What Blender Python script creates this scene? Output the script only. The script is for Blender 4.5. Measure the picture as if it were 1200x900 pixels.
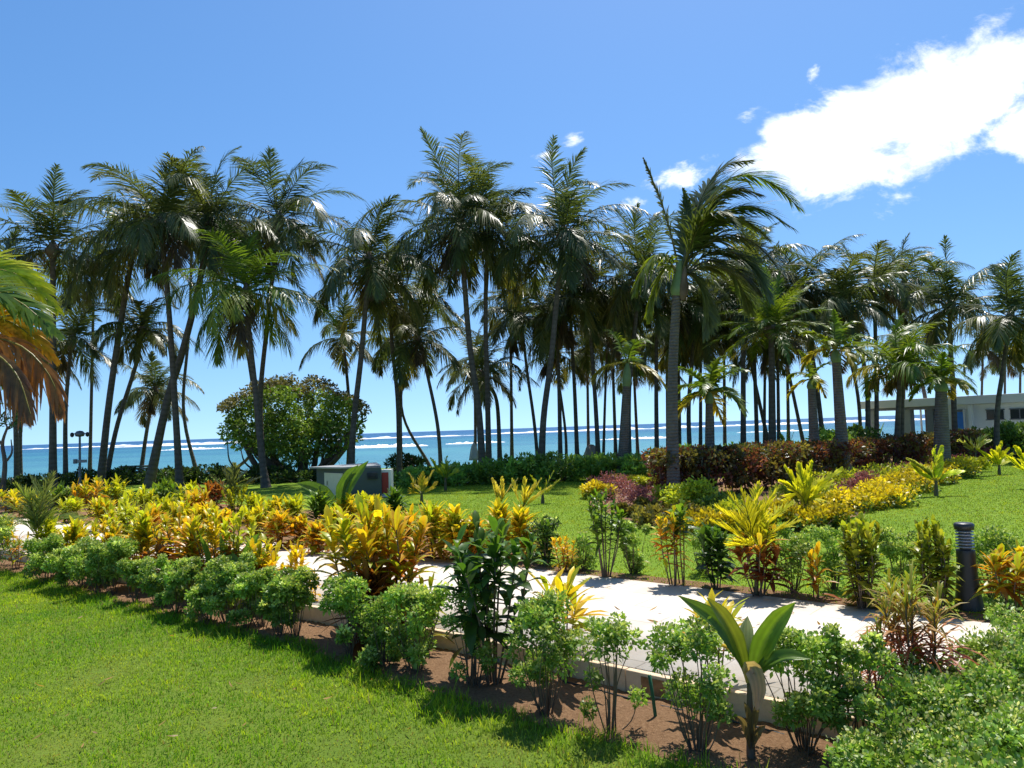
import bpy, math, random
import numpy as np
from mathutils import Vector, Matrix

SC = bpy.context.scene
for o in list(bpy.data.objects):
    bpy.data.objects.remove(o)
COL = SC.collection
R = math.radians
PI = math.pi

# ------------------------------------------------------------------ camera
CAM_H = 2.1
FPX = 900.0                       # focal length in pixels of the 1200 px wide photograph
PITCH = math.atan(52 / 900)
ROLL = math.atan(0.034)
fwd = np.array([0, math.cos(PITCH), math.sin(PITCH)])
r0 = np.array([1.0, 0, 0]); u0 = np.array([0, -math.sin(PITCH), math.cos(PITCH)])
right = math.cos(ROLL) * r0 - math.sin(ROLL) * u0
upv = math.cos(ROLL) * u0 + math.sin(ROLL) * r0
CAM = np.array([0, 0, CAM_H])
cd = bpy.data.cameras.new('camera'); cam = bpy.data.objects.new('camera', cd); COL.objects.link(cam)
cd.sensor_fit = 'HORIZONTAL'; cd.sensor_width = 36; cd.lens = 27.0
cd.clip_start = 0.05; cd.clip_end = 30000
cam.matrix_world = Matrix(((right[0], upv[0], -fwd[0], 0), (right[1], upv[1], -fwd[1], 0), (right[2], upv[2], -fwd[2], CAM_H), (0, 0, 0, 1)))
SC.camera = cam

def ray(px, py):
    return fwd + (px - 600) / FPX * right + (450 - py) / FPX * upv
def G(px, py, z=0.0):             # where the line of sight of a pixel meets the ground height z
    d = ray(px, py); t = (z - CAM_H) / d[2]
    return CAM + d * t
def D(px, py, y):                 # the point at distance y ahead
    d = ray(px, py); return CAM + d * (y / d[1])

# ------------------------------------------------------------------ world, sun, exposure
SUN_EL, SUN_AZ = 64.0, 20.0       # azimuth to the right of straight ahead
W = bpy.data.worlds.new('World'); SC.world = W; W.use_nodes = True
nt = W.node_tree; nt.nodes.clear()
def N(tree, typ, **kw):
    n = tree.nodes.new(typ)
    for k, v in kw.items(): setattr(n, k, v)
    return n
def math_node(tree, op, a, b=None, c=None, clamp=False):
    n = N(tree, 'ShaderNodeMath', operation=op, use_clamp=clamp)
    for i, v in enumerate((a, b, c)):
        if v is None: continue
        if isinstance(v, (int, float)): n.inputs[i].default_value = v
        else: tree.links.new(v, n.inputs[i])
    return n.outputs[0]
def smooth(tree, x, a, b, lo=0.0, hi=1.0):
    n = N(tree, 'ShaderNodeMapRange', interpolation_type='SMOOTHSTEP')
    tree.links.new(x, n.inputs['Value'])
    n.inputs['From Min'].default_value = a; n.inputs['From Max'].default_value = b
    n.inputs['To Min'].default_value = lo; n.inputs['To Max'].default_value = hi
    return n.outputs[0]
sky = N(nt, 'ShaderNodeTexSky', sky_type='NISHITA')
sky.sun_disc = False; sky.sun_elevation = R(SUN_EL); sky.sun_rotation = R(SUN_AZ)
sky.altitude = 0; sky.air_density = 1.0; sky.dust_density = 0.35; sky.ozone_density = 1.8
SKY_STRENGTH = 0.117
tc = N(nt, 'ShaderNodeTexCoord'); sep = N(nt, 'ShaderNodeSeparateXYZ')
nt.links.new(tc.outputs['Generated'], sep.inputs[0])
X, Y, Z = sep.outputs
yc = math_node(nt, 'MAXIMUM', Y, 0.02)
U = math_node(nt, 'DIVIDE', X, yc); V = math_node(nt, 'DIVIDE', Z, yc)     # a vertical sheet of air far out at sea
comb = N(nt, 'ShaderNodeCombineXYZ'); nt.links.new(U, comb.inputs[0]); nt.links.new(V, comb.inputs[1])
def cloud_noise(scale, detail, rough, off, dist=0.0):
    m = N(nt, 'ShaderNodeMapping'); m.inputs['Location'].default_value = (off, off * 1.7, 0.3); m.inputs['Rotation'].default_value = (0, 0, R(-25))
    m.inputs['Scale'].default_value = (0.75, 1.25, 1)
    nt.links.new(comb.outputs[0], m.inputs[0])
    n = N(nt, 'ShaderNodeTexNoise'); n.inputs['Scale'].default_value = scale; n.inputs['Detail'].default_value = detail; n.inputs['Roughness'].default_value = rough
    n.inputs['Distortion'].default_value = dist
    nt.links.new(m.outputs[0], n.inputs['Vector']); return n.outputs['Fac']
n1 = cloud_noise(13, 10, 0.62, 3.1, 0.25); n2 = cloud_noise(5.5, 5, 0.55, 8.4)
def ellipse(px, py, rx, ry, deg, gain=1.0):
    d = ray(px, py); cu, cv = d[0] / d[1], d[2] / d[1]
    k = 1 / 900.0
    du = math_node(nt, 'SUBTRACT', U, float(cu)); dv = math_node(nt, 'SUBTRACT', V, float(cv))
    c, s = math.cos(R(deg)), math.sin(R(deg))
    a = math_node(nt, 'ADD', math_node(nt, 'MULTIPLY', du, c / (rx * k)), math_node(nt, 'MULTIPLY', dv, s / (rx * k)))
    b = math_node(nt, 'ADD', math_node(nt, 'MULTIPLY', du, -s / (ry * k)), math_node(nt, 'MULTIPLY', dv, c / (ry * k)))
    q = math_node(nt, 'SQRT', math_node(nt, 'ADD', math_node(nt, 'MULTIPLY', a, a), math_node(nt, 'MULTIPLY', b, b)))
    return math_node(nt, 'MULTIPLY', math_node(nt, 'SUBTRACT', 1.0, q), gain)
ells = [(1075, 130, 165, 72, 22), (980, 192, 128, 46, 8), (1160, 92, 100, 66, 25), (950, 160, 82, 38, 28), (1215, 150, 80, 55, 10)]
acc = None
for e in ells:
    q = ellipse(*e); acc = q if acc is None else math_node(nt, 'MAXIMUM', acc, q)
big = math_node(nt, 'ADD', math_node(nt, 'MULTIPLY', acc, 1.05), math_node(nt, 'MULTIPLY', math_node(nt, 'SUBTRACT', n1, 0.46), 2.9))
acc2 = None
for e in [(673, 163, 24, 15, 10, 1.0), (795, 212, 40, 14, 15, 0.75), (750, 240, 26, 11, 10, 0.55), (953, 86, 22, 16, 55, 0.9), (878, 131, 30, 11, 20, 0.55), (640, 180, 22, 8, 10, 0.42), (722, 30, 9, 5, 0, 0.3), (590, 545, 10, 3, 0, 0.1)]:
    q = ellipse(*e); acc2 = q if acc2 is None else math_node(nt, 'MAXIMUM', acc2, q)
small = math_node(nt, 'ADD', math_node(nt, 'MULTIPLY', acc2, 0.9), math_node(nt, 'MULTIPLY', math_node(nt, 'SUBTRACT', n1, 0.54), 4.5))
mask = math_node(nt, 'MAXIMUM', smooth(nt, big, 0.05, 0.8), smooth(nt, small, 0.15, 0.95, 0, 0.92))
mask = math_node(nt, 'MULTIPLY', mask, smooth(nt, Y, 0.02, 0.1))
cr = N(nt, 'ShaderNodeMixRGB'); cr.inputs[1].default_value = (0.80, 0.84, 0.95, 1); cr.inputs[2].default_value = (1.12, 1.12, 1.14, 1)
shade = math_node(nt, 'ADD', smooth(nt, n2, 0.40, 0.60), smooth(nt, big, 0.9, 0.2, 0, 0.65), clamp=True)
nt.links.new(shade, cr.inputs[0])
zz = math_node(nt, 'ADD', math_node(nt, 'MULTIPLY', math_node(nt, 'MAXIMUM', Z, 0.0), 0.98), 0.12)
cv = N(nt, 'ShaderNodeCombineXYZ'); nt.links.new(X, cv.inputs[0]); nt.links.new(Y, cv.inputs[1]); nt.links.new(zz, cv.inputs[2])
nv = N(nt, 'ShaderNodeVectorMath', operation='NORMALIZE'); nt.links.new(cv.outputs[0], nv.inputs[0]); nt.links.new(nv.outputs[0], sky.inputs[0])
hs = N(nt, 'ShaderNodeHueSaturation'); hs.inputs['Saturation'].default_value = 1.27; hs.inputs['Value'].default_value = 1.0; nt.links.new(sky.outputs[0], hs.inputs['Color'])
bs = N(nt, 'ShaderNodeBackground'); bs.inputs['Strength'].default_value = SKY_STRENGTH; nt.links.new(hs.outputs[0], bs.inputs[0])
bc = N(nt, 'ShaderNodeBackground'); bc.inputs['Strength'].default_value = 0.98; nt.links.new(cr.outputs[0], bc.inputs[0])
mx = N(nt, 'ShaderNodeMixShader'); nt.links.new(mask, mx.inputs[0]); nt.links.new(bs.outputs[0], mx.inputs[1]); nt.links.new(bc.outputs[0], mx.inputs[2])
wo = N(nt, 'ShaderNodeOutputWorld'); nt.links.new(mx.outputs[0], wo.inputs[0])

sd = bpy.data.lights.new('sun', 'SUN'); sun = bpy.data.objects.new('sun', sd); COL.objects.link(sun)
sd.energy = 4.4; sd.angle = R(0.53); sd.color = (1.0, 0.955, 0.88)
sv = Vector((math.sin(R(SUN_AZ)) * math.cos(R(SUN_EL)), math.cos(R(SUN_AZ)) * math.cos(R(SUN_EL)), math.sin(R(SUN_EL))))
sun.rotation_euler = sv.to_track_quat('Z', 'Y').to_euler()
SC.view_settings.view_transform = 'Standard'; SC.view_settings.look = 'None'
SC.view_settings.exposure = 0.56; SC.view_settings.gamma = 1.0
SC.view_settings.use_curve_mapping = False
SC.render.engine = 'CYCLES'
SC.cycles.max_bounces = 6; SC.cycles.transparent_max_bounces = 8; SC.cycles.diffuse_bounces = 3; SC.cycles.glossy_bounces = 2; SC.cycles.transmission_bounces = 3
SC.cycles.caustics_reflective = False; SC.cycles.caustics_refractive = False

# ------------------------------------------------------------------ materials
def new_mat(name):
    m = bpy.data.materials.new(name); m.use_nodes = True
    t = m.node_tree; t.nodes.clear()
    out = N(t, 'ShaderNodeOutputMaterial'); p = N(t, 'ShaderNodeBsdfPrincipled')
    t.links.new(p.outputs[0], out.inputs[0])
    return m, t, p, out
def noise(t, scale, detail=4, rough=0.55, coord='Object', stretch=None, loc=None):
    c = N(t, 'ShaderNodeTexCoord'); n = N(t, 'ShaderNodeTexNoise')
    n.inputs['Scale'].default_value = scale; n.inputs['Detail'].default_value = detail; n.inputs['Roughness'].default_value = rough
    src = c.outputs[coord]
    if stretch is not None or loc is not None:
        m = N(t, 'ShaderNodeMapping'); m.inputs['Scale'].default_value = stretch or (1, 1, 1); m.inputs['Location'].default_value = loc or (0, 0, 0)
        t.links.new(src, m.inputs[0]); src = m.outputs[0]
    t.links.new(src, n.inputs['Vector']); return n.outputs['Fac']
def ramp(t, fac, stops):
    r = N(t, 'ShaderNodeValToRGB'); e = r.color_ramp.elements
    while len(e) < len(stops): e.new(0.5)
    for i, (p, c) in enumerate(stops):
        e[i].position = p; e[i].color = (*c, 1)
    t.links.new(fac, r.inputs[0]); return r.outputs[0]
def bump(t, p, h, strength=0.5, dist=0.02):
    b = N(t, 'ShaderNodeBump'); b.inputs['Strength'].default_value = strength; b.inputs['Distance'].default_value = dist
    t.links.new(h, b.inputs['Height']); t.links.new(b.outputs[0], p.inputs['Normal'])
def mixrgb(t, fac, a, b, mode='MIX'):
    n = N(t, 'ShaderNodeMixRGB', blend_type=mode)
    for i, v in enumerate((fac, a, b)):
        if isinstance(v, (int, float)): n.inputs[i].default_value = v
        elif isinstance(v, tuple): n.inputs[i].default_value = (*v, 1)
        else: t.links.new(v, n.inputs[i])
    return n.outputs[0]

def leaf_mat(name, rough=0.4, spec=0.4, trans=0.35, tgain=(1.25, 1.2, 0.55)):
    m, t, p, out = new_mat(name)
    a = N(t, 'ShaderNodeVertexColor', layer_name='Col')
    nz = noise(t, 9, 3)
    col = mixrgb(t, 1.0, a.outputs[0], ramp(t, nz, [(0.3, (0.78, 0.8, 0.8)), (0.7, (1.18, 1.15, 1.1))]), 'MULTIPLY')
    t.links.new(col, p.inputs['Base Color'])
    p.inputs['Roughness'].default_value = rough; p.inputs['Specular IOR Level'].default_value = spec
    tr = N(t, 'ShaderNodeBsdfTranslucent')
    t.links.new(mixrgb(t, 1.0, col, tgain, 'MULTIPLY'), tr.inputs[0])
    mx = N(t, 'ShaderNodeMixShader'); mx.inputs[0].default_value = trans
    t.links.new(p.outputs[0], mx.inputs[1]); t.links.new(tr.outputs[0], mx.inputs[2]); t.links.new(mx.outputs[0], out.inputs[0])
    return m
def plain_mat(name, rgb, rough=0.6, spec=0.3, metal=0.0, var=0.12, scale=6, bumpv=0.0):
    m, t, p, out = new_mat(name)
    nz = noise(t, scale, 5, 0.6)
    lo = tuple(c * (1 - var) for c in rgb); hi = tuple(min(1, c * (1 + var)) for c in rgb)
    t.links.new(ramp(t, nz, [(0.3, lo), (0.7, hi)]), p.inputs['Base Color'])
    p.inputs['Roughness'].default_value = rough; p.inputs['Specular IOR Level'].default_value = spec; p.inputs['Metallic'].default_value = metal
    if bumpv: bump(t, p, noise(t, scale * 8, 4), bumpv, 0.01)
    return m
M = {}
M['palm'] = leaf_mat('palm_leaf', 0.38, 0.42, 0.42)
M['leaf'] = leaf_mat('shrub_leaf', 0.42, 0.35, 0.38)
M['gloss'] = leaf_mat('glossy_leaf', 0.36, 0.4, 0.48, (1.3, 1.22, 0.45))
M['grass'] = leaf_mat('grass_blade', 0.5, 0.25, 0.5, (1.2, 1.2, 0.5))
def bark_mat(name, lo, hi, rings=14.0, depth=0.5):
    m, t, p, out = new_mat(name)
    c = N(t, 'ShaderNodeTexCoord'); w = N(t, 'ShaderNodeTexWave', wave_type='BANDS', bands_direction='Z')
    w.inputs['Scale'].default_value = rings / 6.28; w.inputs['Distortion'].default_value = 5.0; w.inputs['Detail'].default_value = 3; w.inputs['Detail Scale'].default_value = 1.2
    t.links.new(c.outputs['Object'], w.inputs['Vector'])
    nz = noise(t, 5, 6, 0.65, stretch=(1, 1, 0.5))
    col = mixrgb(t, 0.3, ramp(t, nz, [(0.3, lo), (0.7, hi)]), ramp(t, w.outputs['Fac'], [(0.1, lo), (0.6, hi)]))
    t.links.new(col, p.inputs['Base Color']); p.inputs['Roughness'].default_value = 0.85; p.inputs['Specular IOR Level'].default_value = 0.2
    bump(t, p, math_node(t, 'ADD', w.outputs['Fac'], nz), depth, 0.03)
    return m
M['bark'] = bark_mat('palm_bark', (0.075, 0.06, 0.046), (0.155, 0.13, 0.105), 9.0, 0.35)
M['ringbark'] = bark_mat('ringed_bark', (0.085, 0.073, 0.06), (0.21, 0.185, 0.155), 22, 0.6)
M['wood'] = bark_mat('shrub_wood', (0.09, 0.065, 0.045), (0.22, 0.165, 0.115), 3, 0.4)
M['shaft'] = plain_mat('crownshaft', (0.16, 0.24, 0.09), 0.45, 0.4)
M['stem'] = plain_mat('green_stem', (0.12, 0.10, 0.05), 0.6, 0.3)
M['coconut_orange'] = plain_mat('orange_husk', (0.55, 0.20, 0.04), 0.45, 0.4)
M['coconut_green'] = plain_mat('green_husk', (0.10, 0.12, 0.04), 0.5, 0.4)

# ------------------------------------------------------------------ object helpers
def empty(name, loc, label, cat, group=None, rz=0.0):
    o = bpy.data.objects.new(name, None); COL.objects.link(o)
    o.location = tuple(loc); o.rotation_euler = (0, 0, rz); o.empty_display_size = 0.2
    o['label'] = label; o['category'] = cat
    if group: o['group'] = group
    return o
def tag(o, label=None, cat=None, group=None, kind=None):
    if label: o['label'] = label
    if cat: o['category'] = cat
    if group: o['group'] = group
    if kind: o['kind'] = kind
    return o

class MB:
    """Collects quads with colours; builds ONE mesh object."""
    def __init__(s): s.v = []; s.f = []; s.c = []; s.n = 0
    def add(s, v, f, c):
        v = np.asarray(v, float).reshape(-1, 3)
        c = np.asarray(c, float)
        if c.ndim == 1: c = np.tile(c, (len(v), 1))
        s.v.append(v); s.f.append(np.asarray(f, np.int64).reshape(-1, 4) + s.n); s.c.append(c.reshape(-1, 3)); s.n += len(v)
        return s
    def mesh(s, name, mat, origin=(0, 0, 0), smooth_=True):
        me = bpy.data.meshes.new(name)
        v = np.concatenate(s.v) - np.asarray(origin, float); f = np.concatenate(s.f); c = np.concatenate(s.c)
        me.vertices.add(len(v)); me.vertices.foreach_set('co', v.astype(np.float32).ravel())
        me.loops.add(len(f) * 4); me.loops.foreach_set('vertex_index', f.astype(np.int32).ravel())
        me.polygons.add(len(f)); me.polygons.foreach_set('loop_start', np.arange(0, len(f) * 4, 4, dtype=np.int32))
        try: me.polygons.foreach_set('loop_total', np.full(len(f), 4, np.int32))
        except Exception: pass
        if smooth_: me.polygons.foreach_set('use_smooth', np.ones(len(f), bool))
        ca = me.color_attributes.new('Col', 'FLOAT_COLOR', 'POINT')
        ca.data.foreach_set('color', np.concatenate([c, np.ones((len(c), 1))], 1).astype(np.float32).ravel())
        me.materials.append(mat); me.update(calc_edges=True)
        return me
    def build(s, name, mat, parent=None, origin=None, smooth_=True):
        if origin is None: origin = tuple(parent.location) if parent is not None else (0, 0, 0)
        o = bpy.data.objects.new(name, s.mesh(name, mat, origin, smooth_)); COL.objects.link(o)
        if parent is not None: o.parent = parent
        else: o.location = tuple(origin)
        return o

def unit(a):
    a = np.asarray(a, float); return a / np.maximum(np.linalg.norm(a, axis=-1, keepdims=True), 1e-9)

def strips(mb, P, Dv, S, L, Wd, nseg=2, droop=0.0, curl=0.0, prof=None, fold=0.0, cA=(0, 1, 0), cB=None, mid=None):
    """Leaves: each a strip from P along Dv, widened along S, bending down by droop; cA/cB base and tip colour."""
    P = np.asarray(P, float); n = len(P); Dv = unit(Dv); S = np.asarray(S, float)
    S = unit(S - Dv * np.sum(S * Dv, -1, keepdims=True)); Nn = np.cross(Dv, S)
    Nn = np.where(Nn[:, 2:3] < 0, -Nn, Nn)
    L = np.broadcast_to(np.asarray(L, float), (n,)); Wd = np.broadcast_to(np.asarray(Wd, float), (n,))
    dr = np.broadcast_to(np.asarray(droop, float), (n,)); cu = np.broadcast_to(np.asarray(curl, float), (n,))
    t = np.linspace(0, 1, nseg + 1)
    if prof is None: prof = lambda t: np.maximum(np.sin(PI * (0.12 + 0.86 * t)) ** 0.8, 0.06)
    w = prof(t)
    C = P[:, None] + Dv[:, None] * (L[:, None] * t)[..., None]
    C[..., 2] -= (dr * L)[:, None] * t ** 2
    C += Nn[:, None] * ((cu * L)[:, None] * t ** 2)[..., None]
    off = S[:, None] * (Wd[:, None] * w * 0.5)[..., None]
    cA = np.broadcast_to(np.asarray(cA, float), (n, 3)); cB = cA if cB is None else np.broadcast_to(np.asarray(cB, float), (n, 3))
    cc = cA[:, None] * (1 - t)[None, :, None] + cB[:, None] * t[None, :, None]
    if fold or mid is not None:
        lift = Nn[:, None] * (Wd[:, None] * w * fold)[..., None]
        v = np.stack([C - off + lift, C, C + off + lift], 2); k = 3
        cm = cc if mid is None else np.broadcast_to(np.asarray(mid, float), (n, 3))[:, None] * np.ones_like(cc)
        col = np.stack([cc, cm, cc], 2)
    else:
        v = np.stack([C - off, C + off], 2); k = 2; col = np.stack([cc, cc], 2)
    T = nseg + 1
    b = np.arange(n)[:, None, None] * (T * k) + np.arange(nseg)[None, :, None] * k + np.arange(k - 1)[None, None, :]
    f = np.stack([b, b + 1, b + k + 1, b + k], -1)
    mb.add(v, f, col)

def catmull(pts, n):
    p = np.asarray(pts, float); p = np.vstack([2 * p[0] - p[1], p, 2 * p[-1] - p[-2]])
    out = []; m = len(p) - 3; ts = np.linspace(0, m, n)
    for t in ts:
        i = min(int(t), m - 1); u = t - i; a, b, c, d = p[i:i + 4]
        out.append(0.5 * (2 * b + (c - a) * u + (2 * a - 5 * b + 4 * c - d) * u * u + (3 * b - a - 3 * c + d) * u ** 3))
    return np.array(out)

def tube(mb, path, rad, col=(0.1, 0.08, 0.05), k=6):
    path = np.asarray(path, float); n = len(path)
    rad = np.broadcast_to(np.asarray(rad, float), (n,))
    tg = unit(np.gradient(path, axis=0))
    ref = np.array([0.31, 0.95, 0.02]) if abs(tg[:, 2]).mean() > 0.5 else np.array([0, 0, 1.0])
    a = unit(np.cross(tg, ref)); b = np.cross(tg, a)
    th = np.linspace(0, 2 * PI, k, endpoint=False)
    v = path[:, None] + rad[:, None, None] * (a[:, None] * np.cos(th)[None, :, None] + b[:, None] * np.sin(th)[None, :, None])
    i = np.arange(n - 1)[:, None] * k; j = np.arange(k)[None]; j2 = (j + 1) % k
    f = np.stack([i + j, i + j2, i + k + j2, i + k + j], -1)
    mb.add(v, f, col)

def lathe(mb, prof, loc=(0, 0, 0), col=(0.5, 0.5, 0.5), k=20):
    prof = np.asarray(prof, float); th = np.linspace(0, 2 * PI, k, endpoint=False)
    v = np.stack([prof[:, :1] * np.cos(th), prof[:, :1] * np.sin(th), np.repeat(prof[:, 1:2], k, 1)], -1) + np.asarray(loc, float)
    n = len(prof); i = np.arange(n - 1)[:, None] * k; j = np.arange(k)[None]; j2 = (j + 1) % k
    mb.add(v, np.stack([i + j, i + j2, i + k + j2, i + k + j], -1), col)

def box(mb, c, s, rz=0.0, col=(0.5, 0.5, 0.5), taper=1.0):
    x, y, z = np.asarray(s, float) / 2
    v = np.array([[-x, -y, -z], [x, -y, -z], [x, y, -z], [-x, y, -z], [-x * taper, -y * taper, z], [x * taper, -y * taper, z], [x * taper, y * taper, z], [-x * taper, y * taper, z]])
    ca, sa = math.cos(rz), math.sin(rz)
    v = np.stack([v[:, 0] * ca - v[:, 1] * sa, v[:, 0] * sa + v[:, 1] * ca, v[:, 2]], -1) + np.asarray(c, float)
    mb.add(v, [[0, 3, 2, 1], [4, 5, 6, 7], [0, 1, 5, 4], [1, 2, 6, 5], [2, 3, 7, 6], [3, 0, 4, 7]], col)
def solid(o, w=0.01, seg=2):
    b = o.modifiers.new('bevel', 'BEVEL'); b.width = w; b.segments = seg; b.limit_method = 'ANGLE'
    for p in o.data.polygons: p.use_smooth = False
    return o

def sheet(name, pts, z, mat, kind='structure', label=None):
    me = bpy.data.meshes.new(name)
    me.from_pydata([(p[0], p[1], z if z is not None else p[2]) for p in pts], [], [list(range(len(pts)))]); me.update()
    if me.polygons[0].normal.z < 0: me.flip_normals()
    me.materials.append(mat)
    o = bpy.data.objects.new(name, me); COL.objects.link(o); o['kind'] = kind
    if label: o['label'] = label
    return o
def inside(poly, P):
    poly = np.asarray(poly, float)[:, :2]; x, y = P[:, 0], P[:, 1]; c = np.zeros(len(P), bool); j = len(poly) - 1
    for i in range(len(poly)):
        xi, yi = poly[i]; xj, yj = poly[j]
        c ^= ((yi > y) != (yj > y)) & (x < (xj - xi) * (y - yi) / (yj - yi + 1e-12) + xi); j = i
    return c

# ------------------------------------------------------------------ setting: ground, lawns, path, sea
ZN = -0.2                                     # the near lawn and the near bed lie below the path
m, t, p, out = new_mat('soil_and_sand')
c = N(t, 'ShaderNodeTexCoord'); s_ = N(t, 'ShaderNodeSeparateXYZ'); t.links.new(c.outputs['Object'], s_.inputs[0])
nz = noise(t, 3.0, 8, 0.65); nf = noise(t, 38, 6, 0.7)
soil = mixrgb(t, 0.6, ramp(t, nz, [(0.3, (0.20, 0.105, 0.05)), (0.7, (0.37, 0.215, 0.115))]), ramp(t, nf, [(0.3, (0.15, 0.08, 0.04)), (0.72, (0.48, 0.30, 0.17))]))
sand = ramp(t, nf, [(0.3, (0.50, 0.42, 0.30)), (0.7, (0.66, 0.57, 0.44))])
t.links.new(mixrgb(t, smooth(t, s_.outputs[1], 45, 49), soil, sand), p.inputs['Base Color'])
p.inputs['Roughness'].default_value = 0.95; p.inputs['Specular IOR Level'].default_value = 0.1
bump(t, p, math_node(t, 'ADD', nf, noise(t, 120, 4, 0.7)), 0.9, 0.03)
M['soil'] = m
gy = [-40, -10, 0, 5, 10, 20, 35, 45, 51, 60, 68, 80, 110, 180, 600, 3000, 16000]
gz = [ZN, ZN, ZN, ZN, ZN, ZN, ZN, ZN, -0.7, -1.25, -1.75, -2.6, -4, -7, -10, -12, -12]
gx = [-14000, -2500, -400, -90, -40, -15, 0, 15, 40, 90, 400, 2500, 14000]
mb = MB(); v = [[x, y, z] for y, z in zip(gy, gz) for x in gx]; nx = len(gx)
f = [[i * nx + j, i * nx + j + 1, (i + 1) * nx + j + 1, (i + 1) * nx + j] for i in range(len(gy) - 1) for j in range(nx - 1)]
mb.add(v, f, (0.3, 0.2, 0.1)); o = mb.build('ground', M['soil'], smooth_=False); o['kind'] = 'structure'

near_px = [(372, 712), (450, 726), (517, 738), (615, 759), (677, 773), (750, 787), (807, 799), (865, 811), (900, 819), (1020, 844)]
far_px = [(1025, 714), (1000, 710), (900, 700.5), (775, 682), (650, 668), (487, 653.5), (355, 638)]
nearE = [G(*q)[:2] for q in near_px]; farE = [G(*q)[:2] for q in far_px]
dn = unit(nearE[-1] - nearE[2]); dn0 = unit(nearE[3] - nearE[0])
# the path is straight enough: smooth both edges with straight fits, extended both ways
def fit(pts):
    a = np.array(pts); k = np.polyfit(a[:, 0], a[:, 1], 2); return k
kn, kf = fit(nearE), fit(farE)
sl = -0.83
def line_pts(k, x0, x1, xl, xr):
    xs = list(np.linspace(x0, x1, 9)); pts = [np.array([x, np.polyval(k, x)]) for x in xs]
    sL = np.polyval(np.polyder(k), x0); sR = np.polyval(np.polyder(k), x1)
    sL = min(max(sL, -1.0), -0.62); sR = min(max(sR, -1.0), -0.62)
    pts.insert(0, np.array([xl, pts[0][1] + sL * (xl - x0)])); pts.append(np.array([xr, pts[-1][1] + sR * (xr - x1)]))
    return pts
NE = line_pts(kn, nearE[0][0], nearE[-1][0], -26, 14)
FE = line_pts(kf, farE[-1][0], farE[0][0], -26, 16)
m, t, p, out = new_mat('path_paving')
c = N(t, 'ShaderNodeTexCoord'); mp = N(t, 'ShaderNodeMapping'); mp.inputs['Rotation'].default_value = (0, 0, R(40)); t.links.new(c.outputs['Object'], mp.inputs[0])
br = N(t, 'ShaderNodeTexBrick'); br.offset = 0.5; br.inputs['Scale'].default_value = 1.0; br.inputs['Brick Width'].default_value = 1.2; br.inputs['Row Height'].default_value = 0.6
br.inputs['Mortar Size'].default_value = 0.009; br.inputs['Color1'].default_value = (0.66, 0.585, 0.49, 1); br.inputs['Color2'].default_value = (0.70, 0.625, 0.53, 1); br.inputs['Mortar'].default_value = (0.34, 0.29, 0.23, 1)
t.links.new(mp.outputs[0], br.inputs['Vector'])
nz = noise(t, 1.3, 7, 0.65)
t.links.new(mixrgb(t, 1.0, mixrgb(t, 0.42, br.outputs['Color'], ramp(t, noise(t, 60, 3), [(0.3, (0.60, 0.53, 0.44)), (0.7, (0.74, 0.67, 0.575))])), ramp(t, nz, [(0.3, (0.78, 0.75, 0.71)), (0.55, (1, 1, 1))]), 'MULTIPLY'), p.inputs['Base Color'])
p.inputs['Roughness'].default_value = 0.75; p.inputs['Specular IOR Level'].default_value = 0.25
bump(t, p, noise(t, 70, 4), 0.25, 0.01)
M['path'] = m
m, t, p, out = new_mat('kerb_stone')
nz = noise(t, 2.2, 7, 0.7); nz2 = noise(t, 30, 4)
t.links.new(mixrgb(t, 0.4, ramp(t, nz, [(0.28, (0.52, 0.36, 0.21)), (0.6, (0.74, 0.58, 0.39))]), ramp(t, nz2, [(0.3, (0.58, 0.43, 0.27)), (0.7, (0.74, 0.58, 0.40))])), p.inputs['Base Color'])
p.inputs['Roughness'].default_value = 0.9; bump(t, p, nz2, 0.3, 0.01); M['kerb'] = m
def ribbon_slab(name, A, B, ztop, zbot, mat):
    mb = MB(); n = len(A)
    v = [[*a, ztop] for a in A] + [[*b, ztop] for b in B] + [[*a, zbot] for a in A] + [[*b, zbot] for b in B]
    f = []
    for i in range(n - 1):
        f += [[i, i + 1, n + i + 1, n + i], [2 * n + i, 2 * n + i + 1, i + 1, i], [n + i, n + i + 1, 3 * n + i + 1, 3 * n + i]]
    mb.add(v, f, (0.6, 0.55, 0.45)); o = mb.build(name, mat, smooth_=False); o['kind'] = 'structure'; return o
FEm = [np.array([x, np.interp(x, [q[0] for q in FE], [q[1] for q in FE])]) for x in [q[0] for q in FE]]
def offs(line, d):
    a = np.array(line); tg = unit(np.gradient(a, axis=0)); return list(a + np.stack([-tg[:, 1], tg[:, 0]], 1) * d)
NEi = offs(NE, 0.07)
ribbon_slab('path', NEi, FE, 0.0, -0.26, M['path'])
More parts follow.
